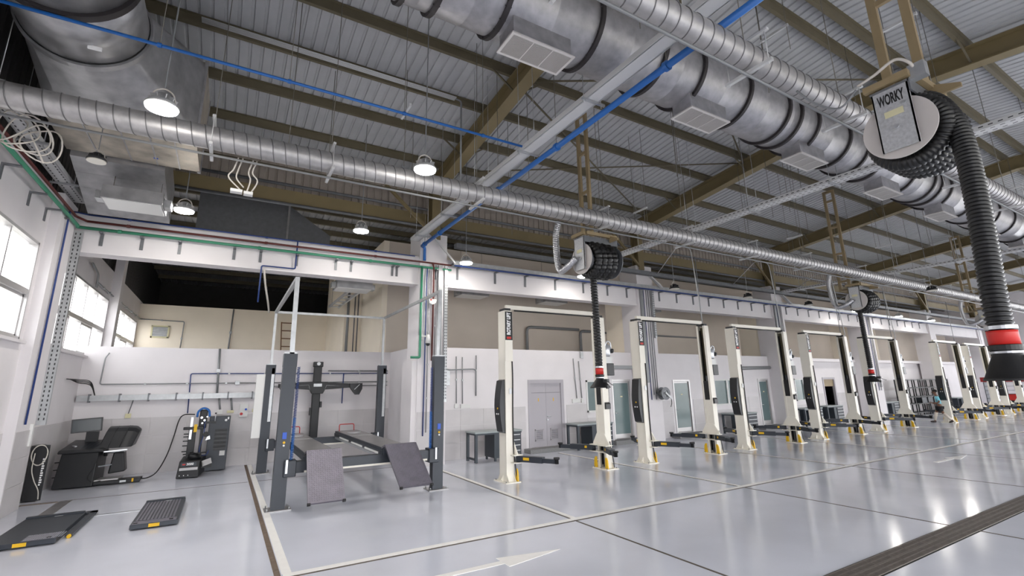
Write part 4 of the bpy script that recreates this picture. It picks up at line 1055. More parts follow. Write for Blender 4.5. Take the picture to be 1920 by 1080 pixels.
for iy, y in enumerate(PYs):
    cb = MB(O); cb.box(1.28, 4.46, y - 0.11, y + 0.11, 0.68, 0.90)
    cbo = cb.build('crossbeam', 'slate_metal', fp)
    MB(O).box(1.6, 4.3, y - 0.115, y - 0.11, 0.68, 0.72).build('crossbeam_strip', 'cream_metal', cbo)
    for s, x in ((1, 1.30), (-1, 4.44)):
        MB(O).box(x - 0.10, x + 0.14, y - 0.16, y + 0.16, 0.62, 0.94).build('end_carriage', 'slate_metal', cbo, bevel=0.015)
        MB(O).box(x - s * 0.05 - 0.02, x - s * 0.05 + 0.02, y - 0.20, y - 0.15, 0.70, 0.96).build('slide_block', 'bright_steel', cbo)
for k, (xa, xb) in enumerate(((1.60, 2.25), (3.22, 3.90))):
    rw = MB(O); rw.box(xa, xb, 11.15, 16.75, 0.90, 1.04); rw.box(xa - 0.03, xa, 11.3, 16.7, 0.90, 0.99); rw.box(xb, xb + 0.03, 11.3, 16.7, 0.90, 0.99)
    rwo = rw.build('runway', 'slate_metal', fp)
    MB(O).box(xa + 0.02, xb - 0.02, 11.2, 14.6, 1.04, 1.046).build('deck_plate', 'runway_steel', rwo)
    MB(O).box(xa + 0.02, xb - 0.02, 14.65, 16.5, 1.04, 1.052).build('slip_plate', 'runway_steel', rwo)
    MB(O).cyl(((xa + xb) / 2, 15.6, 1.052), ((xa + xb) / 2, 15.6, 1.07), 0.2, 24).build('turn_plate', 'bright_steel', rwo)
    xi = xb + 0.03 if k == 0 else xa - 0.05
    for (y0, y1) in ((11.5, 12.7), (13.0, 14.2), (14.6, 15.8)): MB(O).box(xi, xi + 0.02, y0, y1, 0.90, 0.94).build('light_strip', 'box_white', rwo)
    MB(O).box(xi - 0.02, xi + 0.04, 11.3, 16.6, 0.84, 0.89).build('jack_rail', 'bright_steel', rwo)
    MB(O).tube(roundpath([(xa + 0.12, 16.7, 1.04), (xa + 0.12, 16.75, 1.24), (xb - 0.1, 16.75, 1.24), (xb - 0.1, 16.7, 1.04)], 0.05), 0.013, 6).build('wheel_stop', 'red', rwo)
    sk = 0.0 if k == 0 else 0.19; ez = 0.21 if k == 0 else 0.29; ey = 10.38 if k == 0 else 10.42
    r = MB(O); pf = [(11.30, 1.06, 0), (11.02, 1.14, 0), (ey, ez + 0.03, sk), (ey + 0.03, ez, sk), (11.05, 1.09, 0), (11.30, 1.02, 0)]
    vs = [(xa - 0.02 + q, y_, z_) for (y_, z_, q) in pf] + [(xb + 0.02 + q, y_, z_) for (y_, z_, q) in pf]
    r.add(vs, [tuple(range(6)), tuple(reversed(range(6, 12)))] + [(i_, i_ + 6, (i_ + 1) % 6 + 6, (i_ + 1) % 6) for i_ in range(6)])
    ro = r.build('ramp', 'tread_plate', fp)
    tr_ = MB(O); top = Vector((0, 11.02, 1.14)); bot = Vector((sk, ey, ez + 0.03)); dv = (bot - top) / 26.0; nrm = Vector((1, 0, 0)).cross(dv).normalized()
    if nrm.y > 0: nrm = -nrm
    dn = dv.normalized()
    for a in range(25):
        for b in range(15):
            base = top + dv * (a + 0.7) + Vector((xa + 0.025 + b * 0.043, 0, 0))
            sg_ = 1 if (a + b) % 2 else -1
            w = (Vector((1, 0, 0)) + dn * sg_) * 0.011; s2 = (Vector((1, 0, 0)) - dn * sg_) * 0.004
            tr_.add([base - w - s2, base - w + s2, base + w + s2, base + w - s2, base - w * 0.6 + nrm * 0.006, base + w * 0.6 + nrm * 0.006], [(0, 1, 4), (1, 2, 5, 4), (2, 3, 5), (3, 0, 4, 5)])
    to = tr_.build('tread_studs', 'tread_plate', ro); to['kind'] = 'stuff'
    MB(O).add([(xa, 11.29, 1.064), (xb, 11.29, 1.064), (xb, 11.03, 1.143), (xa, 11.03, 1.143)], [(0, 1, 2, 3)]).build('ramp_flap', 'runway_steel', ro)
    for x in (xa + sk, xb + sk): MB(O).cyl((x - 0.03, ey, ez + 0.015), (x + 0.03, ey, ez + 0.015), 0.03, 10).build('ramp_roller', 'black_rubber', ro)
# overhead service frame on the posts
zt = 4.76
def fbar(a, b, w=0.07): return MB(O).bar(a, b, w, w).build('service_mast', 'zinc', fp)
for x in PXs: fbar((x, 16.5, PH), (x, 16.5, zt))
fbar((PXs[0] + 0.02, 11.35, PH - 0.1), (PXs[0], 11.35, zt + 0.06), 0.09); fbar((PXs[1] - 0.05, 11.35, PH), (PXs[1], 11.35, zt + 0.06), 0.08)
fbar((PXs[0], 16.5, zt), (PXs[0], 11.35, zt + 0.03), 0.08); fbar((PXs[1], 16.5, zt), (PXs[1], 11.35, zt + 0.03), 0.07); fbar((PXs[0], 16.5, zt), (PXs[1], 16.5, zt))
MB(O).tube(smooth([(0.62, 14.7, 5.7), (0.7, 14.9, 5.3), (0.85, 15.6, 4.9), (0.95, 16.4, 4.72)], 6), 0.025, 6).build('supply_hose', 'cable_white', fp)

# ------------------------------------------------------------------ wheel aligner camera post
al = thing('wheel_aligner', 'black wheel alignment post with a wide camera crossbar', 'aligner', (2.78, 18.3, 0)); O = al.location.copy()
MB(O).box(2.62, 2.96, 18.05, 18.5, 0, 0.06).build('base', 'black_metal', al)
MB(O).box(2.66, 2.92, 18.20, 18.38, 0.06, 3.30).build('column', 'black_metal', al, bevel=0.02)
MB(O).box(2.63, 2.95, 18.17, 18.40, 3.14, 3.32).build('column_cap', 'black_metal', al, bevel=0.02)
bm = MB(O); bm.prism([(1.55, 2.44), (1.55, 2.56), (2.55, 2.62), (3.03, 2.62), (4.05, 2.54), (4.05, 2.42), (3.05, 2.36), (2.98, 2.22), (2.62, 2.22), (2.54, 2.36)], 18.08, 18.22, 'xz')
bmo = bm.build('crossbar', 'black_metal', al, bevel=0.01)
MB(O).box(2.66, 2.93, 18.07, 18.08, 2.46, 2.56).build('name_plate', 'zinc', bmo)
MB(O).tube([(1.6, 18.07, 2.47), (2.5, 18.07, 2.52), (2.56, 18.07, 2.3)], 0.007, 5).build('silver_trim', 'zinc', bmo); MB(O).tube([(4.0, 18.07, 2.45), (3.08, 18.07, 2.50), (3.02, 18.07, 2.3)], 0.007, 5).build('silver_trim', 'zinc', bmo)
for s, x in ((-1, 1.75), (1, 4.05)):
    hd = MB(O).prism([(x - 0.18, 2.56), (x + 0.26, 2.56), (x + 0.26, 2.36), (x + 0.16, 2.16), (x + 0.04, 2.16), (x - 0.06, 2.28), (x - 0.16, 2.42)], 18.0, 18.2, 'xz').build('camera_head', 'black_plastic', al)
    MB(O).bar((x - 0.02, 17.99, 2.34), (x + 0.16, 17.99, 2.52), 0.012, 0.02).build('silver_stripe', 'zinc', hd)
MB(O).cyl((2.79, 18.14, 3.25), (2.79, 18.19, 3.25), 0.06, 16).build('emblem', 'zinc', al)
MB(O).box(2.93, 2.99, 18.2, 18.3, 1.75, 1.95).build('cable_box', 'black_metal', al); MB(O).box(2.60, 2.66, 18.2, 18.3, 1.5, 1.75).build('cable_box', 'black_metal', al)

# ------------------------------------------------------------------ wheel balancer
wb = thing('wheel_balancer', 'black wheel balancer with grey monitor and rounded wheel guard', 'wheel balancer', (-2.9, 17.3, 0)); O = wb.location.copy()
cab = MB(O).add([(-3.50, 16.90, 0.02), (-2.70, 16.85, 0.02), (-2.62, 17.7, 0.02), (-3.45, 17.8, 0.02), (-3.42, 16.92, 0.86), (-2.68, 16.88, 0.86), (-2.62, 17.7, 0.90), (-3.38, 17.78, 0.90)], [(0, 3, 2, 1), (4, 5, 6, 7), (0, 1, 5, 4), (1, 2, 6, 5), (2, 3, 7, 6), (3, 0, 4, 7)]).build('cabinet', 'black_metal', wb, bevel=0.02)
MB(O).add([(-3.50, 16.82, 0.86), (-2.56, 16.78, 0.86), (-2.52, 17.75, 0.90), (-3.46, 17.82, 0.90), (-3.48, 16.84, 0.95), (-2.58, 16.80, 0.93), (-2.56, 17.70, 1.10), (-3.36, 17.78, 1.14)], [(0, 3, 2, 1), (4, 5, 6, 7), (0, 1, 5, 4), (1, 2, 6, 5), (2, 3, 7, 6), (3, 0, 4, 7)]).build('weight_tray', 'black_plastic', wb, bevel=0.03)
for k in range(5): MB(O).bar((-3.1 + k * 0.09, 16.92, 0.955), (-3.0 + k * 0.09, 17.5, 1.075), 0.05, 0.008).build('tray_pocket', 'slate_metal', wb)
MB(O).bar((-3.28, 17.2, 1.02), (-3.2, 17.1, 1.01), 0.05, 0.03).build('weight_pliers', 'bright_steel', wb)
MB(O).box(-3.12, -2.86, 17.55, 17.68, 1.05, 1.34).build('monitor_stand', 'black_metal', wb)
mo = MB(O).bar((-3.44, 17.48, 1.50), (-2.80, 17.52, 1.54), 0.05, 0.36).build('monitor', 'black_plastic', wb)
MB(O).bar((-3.41, 17.453, 1.502), (-2.83, 17.493, 1.538), 0.006, 0.30).build('screen', 'screen_dark', mo)
# wheel guard: half-round hood
prf = [(16.93, 0.93), (17.12, 1.34), (17.22, 1.43), (17.36, 1.47), (17.62, 1.45), (17.80, 1.25), (17.80, 0.93)]
hd = MB(O); n7 = len(prf); xs = [(-2.72, 1.0), (-2.62, 1.0), (-2.24, 1.0), (-2.12, 0.97), (-2.02, 0.80)]; vs = []
for (x, sc) in xs:
    for (y_, z_) in prf: vs.append((x + 0.22 * (z_ - 0.93), 17.4 + (y_ - 17.4) * sc, 0.93 + (z_ - 0.93) * sc))
fs = [(j * n7 + q, (j + 1) * n7 + q, (j + 1) * n7 + (q + 1) % n7, j * n7 + (q + 1) % n7) for j in range(4) for q in range(n7)]
fs += [tuple(range(n7)), tuple(reversed(range(4 * n7, 5 * n7)))]
hdo = hd.add(vs, fs).build('wheel_guard', 'black_plastic', wb, bevel=0.025)
for x in (-2.52, -2.28):
    MB(O).tube([(x + 0.22 * (z_ - 0.93), y_ - 0.004, z_ + 0.002) for (y_, z_) in prf[:4]], 0.008, 5).build('guard_seam', 'black_metal', wb)
MB(O).cyl((-2.66, 17.3, 0.80), (-2.18, 17.3, 0.80), 0.035, 14).build('shaft', 'bright_steel', wb)
MB(O).cyl((-2.62, 17.3, 0.80), (-2.55, 17.3, 0.80), 0.10, 18).build('shaft_flange', 'black_metal', wb)
MB(O).bar((-2.6, 17.05, 0.84), (-2.12, 17.1, 0.86), 0.05, 0.03).build('measuring_arm', 'bright_steel', wb)
lb = MB(O).add([(-2.46, 17.1, 0.26), (-2.1, 17.1, 0.30), (-2.1, 17.5, 0.30), (-2.46, 17.5, 0.26), (-2.40, 17.1, 0.80), (-2.18, 17.1, 0.80), (-2.18, 17.5, 0.80), (-2.40, 17.5, 0.80)], [(0, 3, 2, 1), (4, 5, 6, 7), (0, 1, 5, 4), (1, 2, 6, 5), (2, 3, 7, 6), (3, 0, 4, 7)]).build('pedal_column', 'black_metal', wb, bevel=0.03)
MB(O).bar((-2.66, 17.0, 0.48), (-2.4, 17.1, 0.5), 0.03, 0.03).build('link_bar', 'zinc_dark', wb)
bs = MB(O).box(-2.75, -1.72, 16.92, 17.12, 0.03, 0.12).build('lift_base', 'black_metal', wb, bevel=0.015)
MB(O).box(-2.75, -1.72, 17.3, 17.42, 0.03, 0.10).build('lift_base', 'black_metal', wb)
MB(O).prism([(-2.75, 16.95), (-2.2, 17.0), (-2.15, 17.4), (-2.7, 17.45)], 0.12, 0.15, 'xy').build('foot_plate', 'runway_steel', wb)
MB(O).box(-2.15, -2.02, 16.90, 16.925, 0.05, 0.10).build('pedal', 'zinc', wb); MB(O).box(-1.90, -1.86, 16.91, 16.925, 0.04, 0.13).build('warning_mark', 'yellow', wb)
for z in (0.28, 0.46, 0.64): MB(O).cyl((-3.47, 17.1, z), (-3.56, 17.1, z), 0.012, 8).build('cone_peg', 'black_metal', wb)
MB(O).tube(smooth([(-2.66, 16.84, 0.84), (-2.72, 16.84, 0.5), (-2.82, 16.84, 0.25), (-2.7, 16.83, 0.12), (-2.55, 16.9, 0.14)], 6), 0.008, 5).build('cable', 'black_rubber', wb)
tag(MB((-1.3, 17.5, 0)).tube(smooth([(-0.72, 18.45, 1.66), (-1.0, 18.5, 1.66), (-1.12, 18.5, 1.5), (-1.2, 18.45, 1.0), (-1.3, 18.3, 0.5), (-1.45, 17.9, 0.12), (-1.62, 17.4, 0.04), (-1.80, 17.05, 0.10)], 10), 0.016, 8).build('air_hose', 'black_rubber'), 'grey air hose looping from the blue drop to the balancer', 'hose')

# ------------------------------------------------------------------ tyre changer
tc = thing('tire_changer', 'black tyre changer with blue air hoses and toothed tower', 'tyre changer', (-0.5, 17.3, 0)); O = tc.location.copy()
b = MB(O).add([(-0.92, 16.82, 0.02), (-0.40, 16.78, 0.02), (-0.28, 17.8, 0.02), (-0.85, 17.85, 0.02), (-0.88, 16.86, 0.46), (-0.40, 16.82, 0.46), (-0.28, 17.8, 0.50), (-0.85, 17.85, 0.50)], [(0, 3, 2, 1), (4, 5, 6, 7), (0, 1, 5, 4), (1, 2, 6, 5), (2, 3, 7, 6), (3, 0, 4, 7)]).build('base_cabinet', 'black_metal', tc, bevel=0.015)
MB(O).box(-0.83, -0.47, 16.805, 16.835, 0.33, 0.43).build('name_panel', 'slate_metal', b)
text_obj('3000', 0.085, 'lettering', 'white_print', b, Matrix(((1, 0, 0, -0.62 - O.x), (0, 0, -1, 16.80 - O.y), (0, 1, 0, 0.38 - O.z), (0, 0, 0, 1))), 0.002, 0.002)
MB(O).box(-0.80, -0.73, 16.80, 16.806, 0.365, 0.395).build('red_mark', 'red', b)
MB(O).box(-0.86, -0.43, 16.80, 16.84, 0.22, 0.29).build('pedal_slot', 'runway_steel', b)
for k in range(5): MB(O).cyl((-0.84 + k * 0.1, 16.83, 0.09), (-0.84 + k * 0.1, 16.80, 0.09), 0.012, 8).build('bolt', 'white_print', b)
MB(O).box(-0.78, -0.60, 17.45, 17.65, 0.46, 1.28).build('tower', 'black_metal', tc, bevel=0.01)
MB(O).box(-0.76, -0.70, 17.40, 17.46, 1.0, 1.62).build('guide_rod', 'bright_steel', tc)
for k, z in enumerate((0.64, 0.80, 0.93, 1.05, 1.13)): MB(O).box(-0.90, -0.78, 17.52, 17.56, z, z + 0.03).build('rest_peg', 'black_metal', tc)
MB(O).box(-0.56, -0.36, 17.5, 17.75, 1.28, 1.82).build('tower_head', 'black_metal', tc, bevel=0.03)
MB(O).tube(smooth([(-0.62, 17.5, 1.62), (-0.60, 17.48, 1.78), (-0.48, 17.48, 1.87), (-0.34, 17.48, 1.8), (-0.30, 17.5, 1.62)], 8), 0.03, 8).build('blue_hose', 'pipe_blue', tc)
MB(O).box(-0.50, -0.42, 17.55, 17.65, 0.46, 1.3).build('mount_column', 'black_metal', tc)
MB(O).box(-0.92, -0.42, 17.36, 17.46, 1.27, 1.35).build('bead_arm', 'black_metal', tc, bevel=0.015)
MB(O).box(-0.66, -0.58, 17.35, 17.37, 1.20, 1.42).build('yellow_label', 'yellow', tc)
MB(O).box(-0.40, -0.12, 17.4, 17.46, 1.42, 1.48).build('bead_arm', 'black_metal', tc); MB(O).cyl((-0.15, 17.43, 1.45), (-0.15, 17.43, 1.70), 0.012, 8).build('lever', 'bright_steel', tc)
MB(O).cyl((-0.15, 17.43, 1.70), (-0.15, 17.43, 1.73), 0.025, 10).build('lever_knob', 'black_rubber', tc)
for k, (x, z) in enumerate(((-0.50, 1.60), (-0.42, 1.52), (-0.47, 1.44), (-0.36, 1.62))): MB(O).cyl((x, 17.49, z), (x, 17.42, z), 0.035 - 0.004 * k, 10).build('fitting', 'bright_steel', tc)
MB(O).cyl((-0.34, 17.38, 1.12), (-0.34, 17.34, 1.12), 0.075, 18).build('roller_disc', 'black_rubber', tc)
MB(O).prism([(-0.34, 0.95), (-0.22, 0.98), (-0.24, 1.08), (-0.30, 1.05)], 17.35, 17.40, 'xz').build('bead_tool', 'bright_steel', tc)
MB(O).tube(smooth([(-0.40, 17.42, 1.5), (-0.40, 17.38, 1.1), (-0.46, 17.36, 0.75), (-0.42, 17.34, 0.56), (-0.28, 17.36, 0.54), (-0.22, 17.4, 0.66)], 8), 0.012, 6).build('blue_hose', 'pipe_navy', tc)
MB(O).cyl((-0.55, 17.2, 0.47), (-0.55, 17.2, 0.60), 0.16, 20).build('turntable', 'black_metal', tc)
for k in range(4):
    a = k * math.pi / 2 + 0.4; MB(O).bar((-0.55, 17.2, 0.62), (-0.55 + 0.3 * math.cos(a), 17.2 + 0.3 * math.sin(a), 0.62), 0.06, 0.03).build('jaw_slide', 'black_metal', tc)
MB(O).bar((-0.34, 16.98, 0.34), (-0.12, 16.95, 0.42), 0.16, 0.02, (0.3, -0.8, 0.5)).build('bead_breaker_pad', 'runway_steel', tc)
MB(O).box(-0.4, -0.1, 17.2, 17.4, 0.20, 0.34).build('bead_breaker_arm', 'black_metal', tc)
ct = thing('tool_cabinet', 'tall black cabinet with dark shelf bins beside the tyre changer', 'cabinet', (0.02, 18.1, 0)); O = ct.location.copy()
cb = MB(O).box(-0.30, 0.26, 17.86, 18.3, 0.02, 1.60).build('cabinet_body', 'slate_metal', ct, bevel=0.012)
MB(O).box(-0.12, 0.20, 17.85, 17.862, 0.60, 1.22).build('bin_recess', 'black_metal', cb)
for k in range(5): MB(O).box(-0.12, 0.20, 17.80, 17.86, 0.62 + k * 0.12, 0.68 + k * 0.12).build('bin', 'black_plastic', cb)
MB(O).box(0.06, 0.20, 17.845, 17.86, 0.44, 0.58).build('paper_label', 'box_white', cb)
MB(O).cyl((0.14, 17.86, 1.48), (0.14, 17.845, 1.48), 0.035, 14).build('round_sticker', 'white_print', cb); MB(O).box(0.18, 0.22, 17.85, 17.862, 1.50, 1.57).build('sticker', 'white_print', cb)

# ------------------------------------------------------------------ flush scissor lift platforms and black post by the wall
def platform(x0, x1, y0, y1, label, ribs, tread):
    t = thing('scissor_platform', label, 'vehicle lift', ((x0 + x1) / 2, (y0 + y1) / 2, 0), group='low scissor lift platforms on the floor'); O = t.location.copy()
    MB(O).box(x0 + 0.06, x1 - 0.06, y0 + 0.1, y1 - 0.05, 0.0, 0.02).build('pit_frame', 'drain_black', t)
    p = MB(O).box(x0, x1, y0, y1, 0.02, 0.095).build('deck', 'slate_metal', t, bevel=0.008)
    MB(O).box(x0 + 0.01, x1 - 0.01, y1 - 0.10, y1, 0.096, 0.12).build('rear_edge', 'slate_metal', p)
    if ribs:
        n = 11
        for k in range(n): MB(O).box(x0 + 0.05 + k * (x1 - x0 - 0.1) / n, x0 + 0.05 + (k + 0.55) * (x1 - x0 - 0.1) / n, y0 + 0.28, y1 - 0.14, 0.095, 0.103).build('deck_rib', 'tread_plate', p)
    if tread:
        m = MB(O).box(x0 + 0.42, x1 - 0.02, y0 + 0.04, y0 + 0.42, 0.095, 0.100).build('tread_panel', 'tread_plate', p)
        st = MB(O)
        for a in range(16):
            for b2 in range(9):
                st.bar((x0 + 0.44 + a * 0.03, y0 + 0.06 + b2 * 0.04, 0.102), (x0 + 0.455 + a * 0.03, y0 + 0.075 + b2 * 0.04 * 1.0 - (0.03 if (a + b2) % 2 else 0), 0.102), 0.006, 0.004)
        so = st.build('tread_studs', 'bright_steel', m); so['kind'] = 'stuff'
    else: MB(O).box(x0 + 0.03, x1 - 0.03, y0 + 0.03, y0 + 0.24, 0.095, 0.099).build('tread_panel', 'tread_plate', p)
    MB(O).box((x0 + x1) / 2 - 0.08, (x0 + x1) / 2 + 0.08, y0 - 0.006, y0 + 0.0, 0.03, 0.085).build('reflector', 'yellow', p)
    MB(O).box(x1 - 0.14, x1 - 0.08, y0 + 0.06, y0 + 0.16, 0.096, 0.102).build('handle_slot', 'drain_black', p); MB(O).box(x0 + 0.04, x0 + 0.1, y0 + 0.06, y0 + 0.12, 0.096, 0.102).build('handle_slot', 'drain_black', p)
    MB(O).box((x0 + x1) / 2, (x0 + x1) / 2 + 0.12, y1 - 0.2, y1 - 0.15, 0.103, 0.106).build('sticker', 'zinc', p)
    return t
platform(-1.19, -0.49, 11.22, 13.36, 'ribbed dark scissor lift platform, raised clear of the floor', True, False)
sc = platform(-2.95, -2.1, 11.0, 13.0, 'dark scissor lift platform with a shiny tread panel, by the wall', False, True); O = sc.location.copy()
MB(O).box(-2.06, -1.96, 11.35, 13.3, 0.02, 0.05).build('side_rail', 'slate_metal', sc); MB(O).box(-2.9, -1.96, 13.1, 13.3, 0.02, 0.05).build('end_rail', 'slate_metal', sc); MB(O).cyl((-2.0, 11.3, 0.03), (-2.0, 11.36, 0.03), 0.03, 8).build('end_stop', 'yellow', sc)
bpst = thing('control_pedestal', 'black upright control pedestal with white lettering and a looped hose by the wall', 'pedestal', (-3.42, 15.6, 0)); O = bpst.location.copy()
pts = [(-3.66, 15.45), (-3.34, 15.45)] + [(-3.34 - 0.16 * math.sin(math.pi / 2 * k / 6), 15.45 + 0.32 * k / 6) for k in range(1, 7)] + [(-3.66, 15.80)]
bb = MB(O).prism(pts, 0.02, 1.18, 'xy').build('pedestal_body', 'black_metal', bpst)
for k in range(12): MB(O).box(-3.43, -3.385 - 0.015 * (k % 3 == 0), 15.444, 15.45, 0.34 + k * 0.05, 0.372 + k * 0.05).build('white_letter', 'white_print', bb)
MB(O).prism([(p[0], p[1] * 1.0) for p in pts], 1.18, 1.21, 'xy').build('pedestal_lid', 'black_plastic', bpst)
MB(O).tube([(-3.5 + 0.135 * math.cos(a), 15.43 + 0.03 * math.sin(a * 2), 1.0 + 0.22 * math.sin(a)) for a in [2 * math.pi * k / 24 for k in range(24)]], 0.012, 6, closed=True).build('hose_loop', 'cable_white', bpst)
MB(O).tube(smooth([(-3.58, 15.43, 1.05), (-3.58, 15.42, 0.7), (-3.5, 15.4, 0.45), (-3.4, 15.38, 0.25), (-3.38, 15.42, 0.05)], 8), 0.010, 6).build('hose_tail', 'cable_white', bpst)
# ------------------------------------------------------------------ work benches
def make_bench(L=1.75, D=0.72, H=0.95):
    t = thing('workbench', 'x', 'workbench')
    MB().box(0, L, 0, D, H - 0.05, H).build('worktop', 'bench_top', t, bevel=0.006)
    MB().box(0.02, L - 0.02, 0.02, D - 0.02, H - 0.10, H - 0.05).build('apron', 'bench_dark', t)
    for (x, y) in ((0.02, 0.02), (0.02, D - 0.10)): MB().box(x, x + 0.08, y, y + 0.08, 0.03, H - 0.10).build('leg', 'bench_dark', t)
    MB().box(0.02, 0.10, 0.10, D - 0.10, 0.10, 0.15).build('stretcher', 'bench_dark', t)
    MB().box(0.70, 0.98, 0.02, D - 0.02, 0.12, H - 0.10).build('side_panel', 'bench_dark', t)
    bd_ = MB().box(0.98, L - 0.04, 0.02, D - 0.03, 0.14, H - 0.10).build('drawer_cabinet', 'bench_dark', t)
    for (x, y) in ((0.72, 0.03), (L - 0.12, 0.03), (0.72, D - 0.10), (L - 0.12, D - 0.10)): MB().box(x, x + 0.06, y, y + 0.06, 0.02, 0.14).build('leg', 'bench_dark', t)
    for k in range(4):
        z = 0.18 + k * 0.165
        d = MB().box(1.0, L - 0.06, 0.0, 0.02, z, z + 0.15).build('drawer', 'slate_metal', bd_)
        MB().box(1.04, L - 0.10, -0.015, 0.0, z + 0.11, z + 0.135).build('drawer_handle', 'zinc', d)
        # the same drawers show on the end of the cabinet
        e = MB().box(L - 0.04, L - 0.025, 0.06, D - 0.08, z, z + 0.15).build('end_panel', 'slate_metal', bd_)
    return t
b0 = make_bench()
BEN = [(6.95, 14.1, 'grey-topped dark workbench behind the first post of the nearest cream lift'), (11.3, 14.45, 'grey-topped dark workbench beside the grey double door'), (20.3, 14.3, 'grey-topped dark workbench below the second office window'), (26.35, 14.4, 'grey-topped dark workbench behind the fourth cream lift'), (29.6, 14.9, 'grey-topped dark workbench near the open doorway'), (36.8, 14.9, 'grey-topped dark workbench beside the black rack'), (47.5, 14.6, 'grey-topped dark workbench farthest down the hall')]
for i, (x, y, lab) in enumerate(BEN):
    t = b0 if i == 0 else copy_tree(b0); t.location = (x, y, 0); t['label'] = lab; t['group'] = 'workbenches along the office wall'

# ------------------------------------------------------------------ black storage rack
rk = thing('storage_rack', 'tall open black steel storage rack behind the walking person', 'rack', (42.5, 14.9, 0)); O = rk.location.copy()
for k in range(8):
    for y in (14.55, 15.15): MB(O).box(39.2 + k - 0.04, 39.2 + k + 0.04, y, y + 0.06, 0, 2.35).build('upright', 'black_metal', rk)
for z in (0.12, 0.7, 1.15, 1.75, 2.28): MB(O).box(39.16, 46.24, 14.55, 15.2, z, z + 0.06).build('shelf', 'black_metal', rk) if z < 1.0 else [MB(O).box(39.16, 46.24, y, y + 0.06, z, z + 0.06).build('rail', 'black_metal', rk) for y in (14.55, 15.15)]
MB(O).box(39.2, 40.2, 15.16, 15.19, 0.7, 2.3).build('rear_panel', 'slate_metal', rk); MB(O).box(41.4, 43.2, 14.6, 15.1, 0.76, 1.12).build('drawer_unit', 'slate_metal', rk)

# ------------------------------------------------------------------ wall hose reels
def wall_reel(x, y, z, label):
    t = thing('wall_hose_reel', label, 'hose reel', (x, y, z), group='grey wall-mounted hose reels'); O = t.location.copy()
    for yy in (y - 0.12, y + 0.10): MB(O).ring((x, yy, z), (0, 1, 0), 0.14, 0.26, 0.02, 28).build('rim', 'zinc_dark', t)
    MB(O).cyl((x, y - 0.10, z), (x, y + 0.10, z), 0.15, 24).build('hose_pack', 'conduit_grey', t)
    MB(O).bar((x - 0.05, y - 0.15, z + 0.05), (x + 0.30, y - 0.15, z - 0.22), 0.03, 0.07).build('guide_arm', 'zinc', t)
    MB(O).box(x - 0.12, x + 0.05, y - 0.14, y + 0.28, z - 0.03, z + 0.05).build('wall_arm', 'zinc_dark', t)
    MB(O).tube(smooth([(x + 0.28, y - 0.14, z - 0.2), (x + 0.30, y - 0.12, z - 0.4), (x + 0.25, y - 0.1, z - 0.55)], 6), 0.014, 6).build('hose_end', 'black_rubber', t)
    return t
wall_reel(15.92, 14.42, 1.95, 'grey hose reel on the pillar between the second lift and a glass door')
wall_reel(26.4, 15.1, 1.95, 'grey hose reel on the wall behind the third cream lift')
wall_reel(37.3, 15.55, 2.0, 'grey hose reel on the wall behind the fifth cream lift')
wall_reel(46.0, 15.55, 2.0, 'grey hose reel farthest along the wall past the black rack')
# ------------------------------------------------------------------ conduits and boxes on the walls
def conduit(P, label, m='conduit_grey', r=0.018, rad=0.06, group=None, clips=True):
    P = [Vector(p) for p in P]; t = thing('conduit', label, 'conduit', tuple(P[-1]), group=group); O = t.location.copy()
    MB(O).tube(roundpath(P, rad), r, 7).build('tube', m, t)
    if clips:
        for i in range(len(P) - 1):
            d = P[i + 1] - P[i]; n = int(d.length / 1.2)
            for k in range(1, n + 1):
                c = P[i] + d * (k / (n + 1)); MB(O).box(c.x - r * 1.6, c.x + r * 1.6, c.y - r * 1.3, c.y + r * 1.3, c.z - r * 1.6, c.z + r * 1.6).build('clip', 'zinc', t)
    return t
def boxy(name, label, x, y, z, w, d, h, m, face='-y', extra=None, cat='electrical box', group=None):
    t = thing(name, label, cat, (x, y, z), group=group); O = t.location.copy()
    if face == '-y': MB(O).box(x - w / 2, x + w / 2, y - d, y, z, z + h).build('box_body', m, t, bevel=0.006)
    else: MB(O).box(x, x + d, y - w / 2, y + w / 2, z, z + h).build('box_body', m, t, bevel=0.006)
    for (dx, dz, r, mm) in (extra or []):
        if face == '-y': MB(O).cyl((x + dx, y - d, z + dz), (x + dx, y - d - 0.03, z + dz), r, 12).build('socket', mm, t)
        else: MB(O).cyl((x + d, y + dx, z + dz), (x + d + 0.03, y + dx, z + dz), r, 12).build('socket', mm, t)
    return t
yb = 18.64
bt2 = thing('cable_tray', 'grey cable trunking along the low partition behind the balancer', 'cable tray', (-1.4, 18.6, 2.15)); O = bt2.location.copy()
MB(O).box(-3.65, 1.0, 18.52, 18.69, 2.14, 2.30).build('trunking', 'zinc', bt2)
for k in range(7): MB(O).box(-3.4 + k * 0.7, -3.36 + k * 0.7, 18.50, 18.7, 2.10, 2.34).build('trunking_bracket', 'zinc_dark', bt2)
conduit([(-3.1, yb, 3.55), (-3.18, yb, 3.4), (-3.2, yb, 2.62), (5.4, yb, 2.62)], 'long grey conduit across the low partition with a riser by the window')
conduit([(1.0, yb, 2.50), (5.4, yb, 2.48)], 'lower grey conduit across the low partition behind the camera crossbar')
conduit([(-0.93, yb, 1.70), (-0.98, yb, 2.93), (5.4, yb, 2.93)], 'navy air line across the low partition dropping to the tyre changer', 'pipe_navy', 0.017)
conduit([(3.75, yb - 0.02, 2.93), (3.75, yb - 0.02, 1.85)], 'short navy drop on the low partition beside the camera crossbar', 'pipe_navy', 0.02)
conduit([(3.2, yb, 3.02), (5.4, yb, 3.02)], 'upper dark conduit at the corner of the low partition', 'zinc_dark', 0.02)
conduit([(-0.27, yb, 3.74), (-0.2, yb, 2.3)], 'twin conduit down the low partition above the tyre changer', 'conduit_grey', 0.035)
